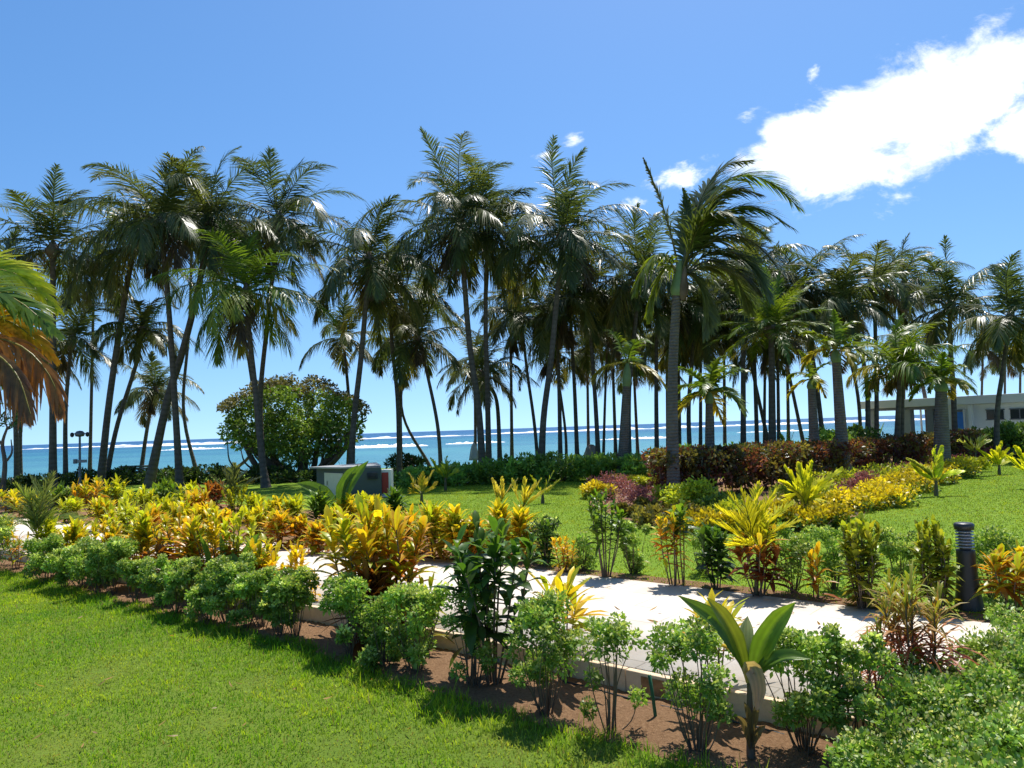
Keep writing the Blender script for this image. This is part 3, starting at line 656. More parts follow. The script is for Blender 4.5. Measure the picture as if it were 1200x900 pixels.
for i_, (bx_, hx_, hy_, lab_) in enumerate([(1150, 1152, 408, 'distant coconut palm behind the white roof next to the blue door'), (1178, 1178, 418, 'distant coconut palm behind the white roof above the small windows'), (1196, 1196, 402, 'distant coconut palm behind the white roof at its far end'), (1060, 1060, 425, 'distant coconut palm seen past the pavilion roof')]):
    pl(bx_, 530, 62, hx_, hy_, 3.2, lab_, seed=80 + i_, nf=18, r=.14, fronds=False)
pl(1010, 535, 44, 975, 355, 3.4, 'dark coconut palm wedged between two taller crowns beyond the red hedge', mids=[(1003, 450)], seed=90, nf=20, r=.14, fronds=False)
pl(1050, 535, 44, 1060, 330, 3.4, 'dark coconut palm rising behind the bright one with paired stems', seed=91, nf=20, r=.14, fronds=False)
pl(945, 540, 46, 905, 345, 3.4, 'dark coconut palm behind the crown of the round bright palm', seed=92, nf=20, r=.14, fronds=False)
pl(232, 556, 44, 225, 262, 3.9, 'dark coconut palm behind the crossing trunks, crown merged with its neighbours', mids=[(215, 480), (222, 380)], seed=93, nf=22, r=.13, fronds=False)
pl(105, 556, 45, 110, 330, 3.4, 'dark coconut palm filling the gap behind the camera pole', seed=94, nf=20, r=.13, fronds=False)
pl(270, 556, 46, 268, 285, 3.8, 'dark coconut palm behind the bright palm with orange coconuts', mids=[(300, 500)], seed=95, nf=20, r=.13, fronds=False)
pl(505, 552, 46, 500, 350, 3.6, 'dark coconut palm standing back between the hut and the tallest palm', mids=[(470, 470)], seed=96, nf=20, r=.12, fronds=False)

# nearer ornamental palms
OG = 'young ornamental palms near the red hedge'
def hero():
    rg = np.random.default_rng(77); y = 21.0
    base = D(788, 560, y); base[2] = 0
    root = empty('wind_blown_palm', base, 'big palm with a ringed grey trunk and leaves blown to one side', 'palm tree')
    pth = trunk_path(base - np.array([0, 0, .1]), [D(788, 480, y), D(789, 420, y)], D(793, 345, y)); s = np.linspace(0, 1, len(pth))
    mb = MB(); tube(mb, pth, 0.155 * (1 - 0.25 * s) * (1 + 0.5 * np.exp(-s * 10)), (0.3, 0.28, 0.25), 14); mb.build('trunk', M['ringbark'], root)
    top = D(797, 318, y)
    q = np.linspace(0, 1, 8)[:, None]; mb = MB(); tube(mb, D(793, 347, y) * (1 - q) + D(797, 305, y) * q, np.array([.15, .2, .19, .16, .14, .12, .1, .05]), (.2, .3, .1), 10); mb.build('crownshaft', M['shaft'], root)
    mb = MB(); q = np.linspace(0, 1, 6)[:, None]; tube(mb, D(800, 352, y - .1) * (1 - q) + D(803, 312, y - .15) * q, np.array([.05, .13, .14, .1, .07, .02]), (.2, .12, .06), 7); mb.build('dead_sheath', M['wood'], root)
    def fr(pts, LL, dro, pal, lw=0.055, nl=84, dd=0.0, vee=.15, sp=1.0, wnd=(.5, 0, -.1), start=.2):
        mb = MB(); n = len(pts); frond(mb, [D(a, b, y + dd * i / (n - 1)) for i, (a, b) in enumerate(pts)], LL, nl, lw, pal[0], pal[1], rg, droopv=dro, rr=0.035, rach=(0.2, 0.2, 0.08), vee=vee, spread=sp, wind=wnd, start=start, nseg=3)
        mb.build('frond', M['palm'], root)
    B = BRIGHT; Gd = GREENS
    fr([(796, 330), (790, 290), (776, 240), (762, 205), (754, 186)], 0.5, 0.25, Gd[1], vee=.1, wnd=(-.15, 0, .1), start=.3)
    fr([(798, 320), (812, 270), (836, 225), (868, 205), (905, 215), (938, 245)], 1.45, .28, B[0], dd=.5)
    fr([(798, 322), (815, 280), (845, 250), (885, 243), (930, 268)], 1.4, .3, B[2], dd=-.8)
    fr([(799, 322), (810, 270), (825, 225), (848, 195), (880, 188)], 1.35, .22, Gd[1], dd=1.0)
    fr([(799, 325), (822, 290), (855, 275), (890, 290), (915, 320)], 1.4, .32, Gd[1], dd=-.4)
    fr([(799, 325), (825, 300), (855, 295), (882, 315), (900, 350)], 1.35, .35, Gd[0], dd=-1.2)
    fr([(799, 328), (822, 308), (848, 308), (868, 335), (878, 365)], 1.3, .4, Gd[0], dd=.7)
    fr([(798, 325), (808, 290), (822, 262), (840, 250), (862, 262)], 1.3, .35, Gd[0], dd=-1.6)
    fr([(798, 322), (808, 280), (820, 240), (836, 210)], 1.25, .15, Gd[2], dd=1.4, wnd=(.3, 0, .1))
    fr([(799, 322), (816, 288), (842, 262), (872, 258), (900, 280)], 1.4, .3, B[1], dd=.2)
    fr([(799, 322), (812, 278), (832, 240), (858, 222), (890, 228)], 1.4, .22, Gd[1], dd=-.5)
    fr([(799, 326), (826, 312), (862, 318), (890, 345)], 1.2, .4, Gd[1], dd=-.9)
    fr([(797, 330), (784, 305), (768, 300), (752, 320), (742, 345)], .7, .6, B[1], dd=-.5, wnd=(.2, 0, -.2))
    fr([(797, 330), (790, 312), (776, 318), (764, 350), (760, 375)], .7, .5, B[1], dd=.5, wnd=(.1, 0, -.2))
    fr([(797, 330), (806, 320), (820, 335), (828, 365), (826, 395)], .8, .5, Gd[1], dd=-.6)
    fr([(797, 328), (803, 295), (806, 255), (800, 222)], .7, .2, Gd[0], dd=.8, wnd=(.4, 0, .1))
hero()
pl(729, 566, 30, 734, 452, 2.0, 'low palm with ringed trunk and few arching leaves beside the wind blown palm', r=.2, nf=5, style='shaft', seed=201, shaft=.9, name='ornamental_palm', group=OG, bark='ringbark', dead=0, wind=(.15, 0, 0), zg=0, nl=34, flare=1.35)
pl(831, 560, 23, 831, 472, 1.55, 'short bright palm with spreading arched leaves rising from the red hedge', r=.15, nf=11, style='shaft', seed=202, shaft=.35, name='ornamental_palm', group=OG, bark='ringbark', dead=0, wind=(.12, 0, 0), zg=0, nl=40, flare=1.3)
pl(905, 545, 33, 904, 385, 2.9, 'round crowned bright green palm in front of the dark grove', r=.22, nf=34, style='date', seed=203, name='ornamental_palm', group=OG, dead=1, zg=0, wind=(.1, 0, 0), nl=50)
pl(956, 548, 28, 951, 455, 1.3, 'small palm with a handful of arched leaves on a tapering trunk behind the red hedge', r=.19, nf=6, style='shaft', seed=204, shaft=.35, name='ornamental_palm', group=OG, bark='ringbark', dead=0, wind=(0, 0, 0), zg=0, nl=30, flare=1.3)
pl(989, 548, 26, 980, 424, 1.55, 'palm with a thick dark ringed trunk and smooth green crownshaft', r=.2, nf=10, style='shaft', seed=205, shaft=.45, name='ornamental_palm', group=OG, bark='ringbark', dead=1, wind=(.25, 0, 0), zg=0, nl=40, flare=1.3)
pl(1049, 545, 30, 1055, 432, 2.7, 'bright green coconut palm with upright fresh leaves and a second stem at its side', r=.16, nf=17, hang=78, style='bright', seed=206, name='ornamental_palm', group=OG, dead=1, zg=0, nl=50)
pl(1056, 545, 31, 1058, 440, 2.0, 'thin dark stemmed palm hugging the bright green one before the pavilion', r=.13, nf=10, hang=80, seed=207, name='ornamental_palm', group=OG, dead=2, zg=0, fronds=False)
pl(1103, 540, 27, 1103, 458, 1.35, 'bright palm on a fat bottle shaped trunk before the white building', r=.27, nf=10, style='shaft', seed=208, shaft=.4, name='ornamental_palm', group=OG, bark='ringbark', dead=0, wind=(.15, 0, 0), zg=0, nl=40, flare=1.15)

# the big drooping leaves coming in at the side of the picture
def side_palm():
    rg = np.random.default_rng(31); y = 11.5
    base = D(-120, 640, y); base[2] = ZN
    root = empty('yellowing_palm', base, 'palm with yellow green leaves and one withered orange brown drooping leaf', 'palm tree')
    head = D(-110, 400, y)
    mb = MB(); tube(mb, trunk_path(base - np.array([0, 0, .1]), [D(-118, 520, y)], head), np.linspace(.2, .12, 18), (.2, .18, .15), 10); mb.build('trunk', M['bark'], root)
    def fr(pts, LL, cA, cB, nl=64, dd=0.0, dro=.35, lw=.06, spread=.9, wnd=(.3, 0, 0), vee=.1, up=None):
        mb = MB(); n = len(pts)
        frond(mb, [D(a, b, y + dd * i / (n - 1)) for i, (a, b) in enumerate(pts)], LL, nl, lw, cA, cB, rg, droopv=dro, rr=.03, rach=(.35, .3, .06), nseg=3, spread=spread, wind=wnd, vee=vee, start=.1, up_hint=up)
        mb.build('frond', M['palm'], root)
    yg = ((.32, .46, .02), (.62, .60, .03)); gr = ((.10, .20, .02), (.18, .26, .03)); ye = ((.60, .44, .02), (.62, .30, .03)); bn = ((.52, .22, .04), (.34, .15, .07))
    fr([(-110, 395), (-75, 335), (-30, 316), (20, 322), (66, 362)], .95, *yg, dd=.4, up=(.2, -.8, .6))
    fr([(-110, 395), (-70, 350), (-25, 340), (20, 352), (68, 392)], .85, *gr, dd=-.5, up=(.2, -.6, .7))
    fr([(-110, 400), (-70, 378), (-25, 372), (18, 380), (64, 420)], .85, *ye, dd=.2, up=(.2, -.8, .6))
    fr([(-110, 405), (-70, 395), (-25, 392), (25, 406), (58, 440), (72, 480)], .75, *bn, dd=-.4, dro=.7, spread=.7, wnd=(.15, 0, -.5), up=(.3, -.9, .3))
    fr([(-110, 408), (-60, 400), (-10, 412), (20, 440), (36, 485)], .70, *((.33, .17, .05), (.20, .10, .06)), dd=-.9, dro=.9, spread=.6, wnd=(.1, 0, -.7), up=(.3, -.9, .3))
    fr([(-110, 405), (-70, 385), (-30, 385), (-5, 410), (5, 450)], .55, *gr, dd=.9, dro=.6, wnd=(0, 0, -.4))
    for q in [[(-110, 395), (-140, 330), (-190, 310), (-240, 350)], [(-110, 395), (-115, 320), (-100, 270), (-70, 255)], [(-110, 400), (-150, 380), (-200, 400), (-230, 450)]]:
        fr(q, .7, *gr, dd=.5)
side_palm()

# ------------------------------------------------------------------ rounded beach tree and small bare tree
def cloud(mb, C, rad, n, size, colA, colB, rg, flat=0.8, nseg=2, aspect=0.45, up=0.25, shell=0.55, var=0.25, lit=0.0):
    """Leaves spread through clumps: C centres, rad radii."""
    C = np.asarray(C, float); rad = np.broadcast_to(np.asarray(rad, float), (len(C),)); m_ = len(C) * n
    d = unit(rg.normal(0, 1, (m_, 3))); rr = shell + (1 - shell) * rg.uniform(0, 1, m_) ** 0.6
    ci = np.repeat(np.arange(len(C)), n)
    P = C[ci] + d * (rad[ci] * rr)[:, None] * np.array([1, 1, flat])
    Dv = unit(d * 0.7 + rg.normal(0, .6, (m_, 3)) + np.array([0, 0, up]))
    S = np.cross(Dv, unit(rg.normal(0, 1, (m_, 3)) + np.array([0, 0, .2])))
    tone = rg.uniform(1 - var, 1 + var, (m_, 1)) * (1 + 0.25 * rg.normal(0, 1, (len(C), 1))[ci]).clip(.5, 1.6)
    fr = rg.uniform(0, 1, (m_, 1)); col = (np.asarray(colA) * (1 - fr) + np.asarray(colB) * fr) * tone
    L = size * rg.uniform(.65, 1.25, m_)
    strips(mb, P, Dv, S, L, L * aspect, nseg, droop=rg.uniform(0, .35, m_), prof=(lambda t: np.array([.25, 1, .12]) if len(t) == 3 else np.interp(t, [0, .4, 1], [.3, 1, .1])), cA=col, cB=col * 1.1)

def branch_tree(name, label, cat, base, limbs, rg, leafspec, mat='leaf', group=None):
    root = empty(name, base, label, cat, group)
    mb = MB()
    for p, r_ in limbs: tube(mb, catmull(p, 12), np.linspace(r_[0], r_[1], 12), (.1, .08, .06), 7)
    mb.build('trunk', M['wood'], root)
    mb = MB()
    for (C, rad, n, size, a, b, kw) in leafspec: cloud(mb, C, rad, n, size, a, b, rg, **kw)
    mb.build('crown', M[mat], root)
    return root
def beach_tree():
    rg = np.random.default_rng(8); y = 38.0
    base = D(345, 566, y); base[2] = -.05
    limbs = []
    for bx, tx, ty, dd in [(338, 290, 505, -1), (342, 320, 490, .5), (346, 350, 480, -.6), (350, 385, 490, .8), (352, 412, 505, -.5), (348, 370, 470, 1.2), (340, 300, 475, 1), (335, 272, 500, .3), (356, 425, 490, .6)]:
        b = base + np.array([(bx - 345) * .04, dd * .2, 0]); m1 = D(bx + (tx - bx) * .35 + rg.normal(0, 5), 545 + rg.normal(0, 4), y + dd * .4); m2 = D(bx + (tx - bx) * .75 + rg.normal(0, 6), (545 + ty) / 2 + rg.normal(0, 5), y + dd * .8)
        limbs.append(([b, m1, m2, D(tx, ty, y + dd)], (.22, .05)))
    for k_ in range(10):
        tx = rg.uniform(380, 424); limbs.append(([base + np.array([rg.uniform(.6, 1.6), rg.uniform(-.8, .5), .1]), D(tx - 8, rg.uniform(525, 545), y + rg.uniform(-1, 1)), D(tx, rg.uniform(500, 520), y + rg.uniform(-1, 1))], (.07, .02)))
    for k_ in range(6):
        tx = rg.uniform(265, 310); limbs.append(([base + np.array([rg.uniform(-1.6, -.6), rg.uniform(-.8, .5), .1]), D(tx + 8, rg.uniform(530, 548), y + rg.uniform(-1, 1)), D(tx, rg.uniform(505, 525), y + rg.uniform(-1, 1))], (.07, .02)))
    C1, C2 = [], []
    for _ in range(400):
        u_, v_ = rg.uniform(-1, 1, 2)
        if u_ * u_ + v_ * v_ > 1: continue
        px = 345 + u_ * 80; py = 500 + v_ * 42
        if py > 532 + 12 * (1 - u_ * u_) - 16 * abs(u_ + .1): continue
        C1.append(D(px, py, y + rg.uniform(-2.6, 2.6) * math.sqrt(max(0.05, 1 - u_ * u_ - v_ * v_ * .7))))
    for _ in range(120):
        u_ = rg.uniform(-1, 1); C2.append(D(343 + u_ * 84, 458 + 22 * u_ * u_ - rg.uniform(-4, 18) * (1 - u_ * u_), y + .6 + rg.uniform(-1.2, 1.5)))
    branch_tree('beach_tree', 'rounded green beach tree with twisting bare lower limbs and a browner top', 'tree', base, limbs, rg,
        [(C1, .34, 42, .21, (.12, .215, .035), (.21, .31, .06), dict(flat=.8)), (C2, .30, 38, .19, (.14, .15, .06), (.22, .19, .10), dict(flat=.7))])
beach_tree()
def small_tree():
    rg = np.random.default_rng(14); y = 30.0; base = D(2, 575, y); base[2] = 0
    limbs = [([base, D(6, 545, y), D(3, 520, y), D(9, 500, y)], (.11, .04)), ([D(3, 522, y), D(-8, 505, y), D(-2, 488, y)], (.05, .02)), ([D(9, 502, y), D(18, 492, y), D(22, 480, y)], (.04, .02)), ([D(9, 502, y), D(5, 490, y), D(8, 478, y)], (.035, .015)), ([D(8, 540, y), D(14, 530, y), D(13, 515, y)], (.05, .02))]
    C = [D(rg.uniform(-10, 30), rg.uniform(472, 500), y + rg.uniform(-.5, .5)) for _ in range(22)]
    branch_tree('frangipani', 'small twisted bare limbed tree with a few dark leaf tufts by the sea', 'tree', base, limbs, rg, [(C, .16, 12, .2, (.05, .1, .025), (.09, .15, .03), dict(aspect=.35))])
small_tree()
# ------------------------------------------------------------------ crotons and other bed plants
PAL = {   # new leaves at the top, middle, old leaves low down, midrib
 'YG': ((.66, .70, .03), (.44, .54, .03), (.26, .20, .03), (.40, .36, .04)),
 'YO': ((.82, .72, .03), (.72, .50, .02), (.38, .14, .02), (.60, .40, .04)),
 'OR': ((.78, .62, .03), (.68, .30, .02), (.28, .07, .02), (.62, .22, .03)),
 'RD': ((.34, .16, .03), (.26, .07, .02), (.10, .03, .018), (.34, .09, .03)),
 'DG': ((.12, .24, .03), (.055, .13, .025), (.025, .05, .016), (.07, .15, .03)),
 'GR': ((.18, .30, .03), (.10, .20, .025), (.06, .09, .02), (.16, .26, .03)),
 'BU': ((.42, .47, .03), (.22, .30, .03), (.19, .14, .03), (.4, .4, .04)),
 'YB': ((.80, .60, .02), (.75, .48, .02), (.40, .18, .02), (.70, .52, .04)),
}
CG = 'crotons planted along the path'
def croton(bx, by, top, wpx, pal, label, z=0.0, stems=8, leaf=0.42, lw=0.062, per=20, name='croton', cat='croton', group=CG, low=0.12, seed=None, droop=0.5, upright=1.0, leafmat='gloss', dens=1.0):
    base = G(bx, by, z); sc = base[1] / 900.0; H = (by - top) * sc * 1.06; Rr = wpx * sc * 0.56
    rg = np.random.default_rng(int(bx * 7 + by * 13 + top) if seed is None else seed)
    root = empty(name, base, label, cat, group)
    ms, ml = MB(), MB(); p = PAL[pal]
    leaf = min(leaf * 1.25, H * .55); per = min(per, 24) if name == 'croton' and leaf > .2 and pal != 'SP' else per
    for s_i in range(stems):
        a = s_i * 2.4 + rg.uniform(-.5, .5); q = math.sqrt((s_i + .3) / stems)
        hh = (H - leaf * 0.38) * (1.0 - 0.30 * q * rg.uniform(.3, 1.1))
        hh = max(hh, H * .3)
        tip = base + np.array([math.cos(a) * max(Rr - leaf * .55, .02) * q, math.sin(a) * max(Rr - leaf * .55, .02) * q, hh])
        b0 = base + np.array([math.cos(a) * .06 * q, math.sin(a) * .06 * q, -.02])
        path = catmull([b0, b0 * .45 + tip * .55 + np.array([rg.normal(0, .03), rg.normal(0, .03), -.02]), tip], 8)
        ms_r = 0.006 + .004 * H; tube(ms, path, np.linspace(ms_r, ms_r * .5, 8), (.10, .075, .05), 5)
        n = max(8, int(per * 1.3 * rg.uniform(.8, 1.2)))
        u = low + (1 - low) * rg.uniform(0, 1, n) ** .62; u = np.sort(u); f_ = u * 7; i0 = np.minimum(f_.astype(int), 6); fr = (f_ - i0)[:, None]
        P = path[i0] * (1 - fr) + path[i0 + 1] * fr
        az = np.arange(n) * 2.39996 + rg.normal(0, .3, n); e = np.radians(2 + 74 * ((u - low) / (1 - low)) ** 1.15 * upright) + rg.normal(0, .16, n)
        Dv = np.stack([np.cos(az) * np.cos(e), np.sin(az) * np.cos(e), np.sin(e)], 1); S = np.stack([-np.sin(az), np.cos(az), rg.normal(0, .2, n)], 1)
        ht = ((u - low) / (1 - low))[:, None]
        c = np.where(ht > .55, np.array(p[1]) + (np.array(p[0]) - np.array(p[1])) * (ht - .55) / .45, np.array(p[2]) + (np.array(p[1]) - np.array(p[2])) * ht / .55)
        c = c * rg.uniform(.7, 1.25, (n, 1)) * np.exp(rg.normal(0, .08, (n, 3)))
        odd = rg.uniform(0, 1, n) < (.40 if pal in ('YO', 'OR') and name == 'croton' else .14); c[odd] = np.array((.42, .58, .03) if pal in ('YO', 'OR') else p[0]) * rg.uniform(.6, 1.1, (odd.sum(), 1))
        L = leaf * rg.uniform(.7, 1.2, n) * (1.05 - .25 * ht[:, 0])
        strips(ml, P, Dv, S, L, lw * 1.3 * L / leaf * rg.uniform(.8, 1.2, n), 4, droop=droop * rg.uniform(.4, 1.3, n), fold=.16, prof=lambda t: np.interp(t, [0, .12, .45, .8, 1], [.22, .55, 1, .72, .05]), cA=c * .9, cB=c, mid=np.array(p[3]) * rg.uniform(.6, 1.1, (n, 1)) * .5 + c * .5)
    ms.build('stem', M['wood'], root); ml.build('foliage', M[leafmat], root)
    return root

# front strip, between the hedge bushes and the kerb
F = ZN
croton(18, 668, 622, 46, 'OR', 'small orange croton on bare soil near the dark path edge opening', F, 4, .2, .035, 12)
croton(58, 668, 610, 40, 'YG', 'yellow green croton under the feathery grey green palm seedling', F)
croton(118, 668, 606, 62, 'YO', 'yellow orange croton right of the feathery palm seedling behind the hedge', F, 6, .26)
croton(155, 676, 578, 78, 'YG', 'tall yellow green croton with reddish lower leaves rising over the hedge', F, 8, .26)
croton(205, 690, 600, 74, 'OR', 'orange croton with dark red skirt between two yellow green ones', F, 8, .25)
croton(188, 694, 640, 50, 'RD', 'low dark red croton just over the hedge tops', F, 6, .2)
croton(250, 700, 596, 72, 'YO', 'golden croton with arching leaves above a spiky dark green plant', F, 8, .27)
croton(282, 702, 598, 60, 'YG', 'bright lime croton upright between golden ones', F, 6, .25, upright=1.1)
croton(310, 712, 628, 56, 'YO', 'orange yellow croton behind the golden rosette by the path', F, 6, .25)
croton(318, 716, 650, 52, 'YB', 'golden rosette croton beside the bright path, nearest the hedge corner', F, 4, .22, .045, 20)
croton(345, 716, 636, 60, 'YB', 'bright golden croton rosette hanging over the white path', F, 4, .24, .05, 20)
croton(366, 722, 668, 36, 'YB', 'tiny golden croton peeping over the hedge against the path', F, 2, .17, .04, 12)
croton(418, 745, 592, 114, 'YO', 'large golden croton left half of the biggest clump before the path', F, 8, .34, .078, 22, low=.3)
croton(462, 752, 596, 116, 'OR', 'large orange and maroon croton of the biggest clump before the path', F, 9, .34, .078, 24, low=.2)
croton(503, 762, 676, 58, 'YG', 'spiky pale yellow green plant between the big clump and the dark green one', F, 3, .26, .035, 16, upright=1.2)
croton(578, 802, 614, 146, 'DG', 'big dark green croton with broad glossy leaves in front of the path', F, 9, .32, .085, 17, low=.35, droop=.6)
croton(552, 796, 656, 80, 'DG', 'shaded lower dark green shoot beside the big glossy croton', F, 3, .24, .07, 16, low=.2)
croton(662, 800, 676, 108, 'YO', 'variegated croton with yellow and red tipped straps above a hedge bush', F, 4, .36, .055, 11, low=.55, upright=.85, droop=.3)
croton(838, 838, 706, 112, 'YO', 'yellow and orange strap leaved croton behind the coconut seedling', F, 4, .32, .05, 9, low=.6, upright=.7, droop=.35)
PAL['SP'] = ((.30, .44, .04), (.50, .14, .06), (.34, .08, .055), (.46, .16, .06))
croton(1070, 850, 672, 150, 'SP', 'narrow leaved maroon croton with green spidery top over the white path', F, 9, .38, .022, 40, low=.12, droop=.75, leafmat='leaf')
croton(1035, 860, 730, 90, 'SP', 'low maroon narrow leaved croton tangled beside the clipped hedge bush', F, 5, .28, .015, 20, low=.15, droop=.8, leafmat='leaf')

# far side of the path, left bed
croton(2, 640, 606, 50, 'YO', 'golden croton hiding the path at the very edge of view')
croton(14, 600, 572, 50, 'YO', 'yellow croton at the far end of the bed beside the feathery seedling')
croton(108, 604, 560, 60, 'OR', 'rusty red croton at the back row below the camera pole')
croton(84, 612, 582, 44, 'YG', 'yellow green croton squeezed behind the feathery seedling')
croton(136, 600, 561, 44, 'YG', 'lime croton in the back row beside the rusty one')
croton(166, 606, 573, 46, 'YG', 'lime croton in the second row under the leaning palm trunks')
croton(192, 598, 562, 52, 'GR', 'green croton in the back row at the foot of the crossing trunks')
croton(196, 622, 582, 46, 'YG', 'lime croton between the path and the crossing trunks')
croton(228, 612, 574, 54, 'OR', 'orange croton in the back row left of the flat topped one')
croton(250, 606, 566, 50, 'RD', 'reddish croton beside the flat topped shrub')
croton(240, 632, 590, 50, 'YO', 'golden croton low in front of the reddish one')
croton(276, 612, 567, 44, 'YG', 'flat topped clipped lime shrub with dark sides', stems=12, leaf=.17, lw=.05, per=44, upright=1.3)
croton(302, 634, 590, 54, 'YO', 'golden orange croton under the bright palm trunk')
croton(328, 642, 596, 54, 'OR', 'orange croton touching the path left of the opening')
croton(345, 618, 580, 44, 'YG', 'lime croton between the palm trunk and the hut')
croton(352, 640, 603, 46, 'OR', 'orange brown croton at the path side before the hut')
croton(376, 628, 574, 48, 'GR', 'green upright croton in front of the pale door of the hut')
croton(392, 640, 594, 44, 'YO', 'golden croton below the long green leaf at the hut')
croton(408, 618, 580, 46, 'YO', 'golden croton before the dark wall of the hut')
croton(436, 624, 582, 50, 'YO', 'amber croton before the red panel of the hut')
croton(464, 618, 572, 40, 'DG', 'dark green croton just beside the red panel of the hut')
croton(440, 646, 604, 48, 'YG', 'lime croton behind the biggest clump, touching the path')
croton(480, 650, 598, 48, 'OR', 'orange croton rising behind the biggest clump')
croton(508, 654, 588, 54, 'YO', 'amber croton with a dark stem at the lawn edge past the biggest clump')
croton(534, 656, 594, 46, 'YO', 'golden croton between the amber one and the dark green croton')
croton(556, 656, 606, 40, 'OR', 'orange croton half hidden by the big glossy croton')
croton(588, 652, 590, 46, 'YO', 'golden croton peeping over the big glossy croton')
croton(612, 655, 592, 44, 'YO', 'pale golden croton next to the big glossy croton at the lawn')
# single row along the far edge to the right
croton(641, 664, 608, 34, 'DG', 'small dark green croton at the path edge before the lawn', stems=4, leaf=.16)
croton(662, 670, 628, 40, 'YB', 'low golden croton on the far path edge', stems=7, leaf=.12, lw=.03, per=24)
croton(710, 676, 578, 62, 'GR', 'tall green croton with upright leaves and brown stems on the far path edge', stems=9, leaf=.2, lw=.045, per=20, low=.4)
croton(741, 672, 640, 24, 'YO', 'tiny amber croton on the far path edge', stems=1, leaf=.15, per=10)
croton(790, 686, 596, 52, 'OR', 'slender amber croton with green crown on the far path edge', stems=5, leaf=.2, lw=.045, per=26, low=.3)
croton(800, 684, 590, 44, 'GR', 'green leafed croton rising from behind the slender amber one', stems=3, leaf=.2, per=14, low=.7)
croton(840, 690, 614, 56, 'DG', 'dense dark green croton on the far path edge', stems=7, leaf=.2, per=24, low=.2)
croton(888, 698, 628, 76, 'RD', 'dark red croton under the yellow feather palm seedling', stems=6, leaf=.24, lw=.06, per=18, low=.2)
croton(893, 698, 610, 92, 'OR', 'orange leaved croton spreading around the yellow feather palm seedling', stems=4, leaf=.28, lw=.05, per=10, low=.6)
croton(958, 701, 638, 44, 'OR', 'small orange croton with upright leaves near the bushy green one', stems=3, leaf=.22, lw=.045, per=16)
croton(1012, 712, 606, 62, 'BU', 'rounded bushy croton of dense upright leaves on the far path edge', stems=16, leaf=.17, lw=.055, per=60, low=.08, upright=1.1)
croton(1098, 716, 612, 52, 'BU', 'bushy croton of dense upright leaves right beside the bollard light', stems=14, leaf=.17, lw=.055, per=60, low=.08, upright=1.1)
croton(1192, 720, 644, 92, 'OR', 'orange and yellow croton beyond the bollard light at the edge', stems=7, leaf=.27, lw=.055, per=18, low=.35)


EX = [(32, 606, 578, 44, 'YO', 'golden croton in the back row between the feathery seedling and the rusty one'), (70, 600, 568, 44, 'GR', 'green croton at the back behind the feathery seedling'), (122, 622, 584, 46, 'YO', 'amber croton in the middle of the bed below the rusty one'), (150, 632, 590, 46, 'YG', 'lime croton mid bed hidden behind the tall yellow green one'), (176, 634, 592, 46, 'OR', 'orange croton mid bed between tall clumps'), (212, 634, 588, 46, 'YO', 'golden croton mid bed behind the orange one with dark red skirt'), (262, 640, 598, 44, 'OR', 'orange croton deep behind the bright lime upright one'), (222, 600, 565, 44, 'YG', 'lime croton in the back row before the beach tree'), (300, 612, 578, 40, 'YG', 'lime croton at the foot of the bright palm'), (322, 620, 582, 40, 'YO', 'golden croton beside the foot of the bright palm'), (372, 648, 612, 40, 'OR', 'rusty croton along the path behind the biggest clump'), (406, 650, 612, 44, 'YO', 'amber croton directly behind the biggest clump'), (424, 606, 578, 40, 'YG', 'lime croton at the corner of the hut'), (520, 640, 600, 36, 'OR', 'orange croton on the lawn side next to the amber one')]
for bx, by, top, w, p_, lab in EX: croton(bx, by, top, w, p_, lab)
for bx, by, top, w, p_, lab in [(86, 676, 612, 50, 'YO', 'yellow croton with arched leaves before the feathery palm seedling'), (134, 682, 618, 46, 'OR', 'orange red croton low behind the hedge, left of the tall yellow green one'), (170, 688, 604, 50, 'YO', 'golden croton squeezed between the tall yellow green one and the orange one'), (228, 698, 612, 50, 'OR', 'orange croton between the dark skirted one and the golden arching one'), (268, 704, 640, 44, 'RD', 'dark red croton under the bright lime upright one'), (298, 712, 648, 40, 'OR', 'low orange croton left of the golden rosette'), (440, 756, 660, 90, 'RD', 'dark maroon underside of the biggest clump near the soil')]:
    croton(bx, by, top, w, p_, lab, F)

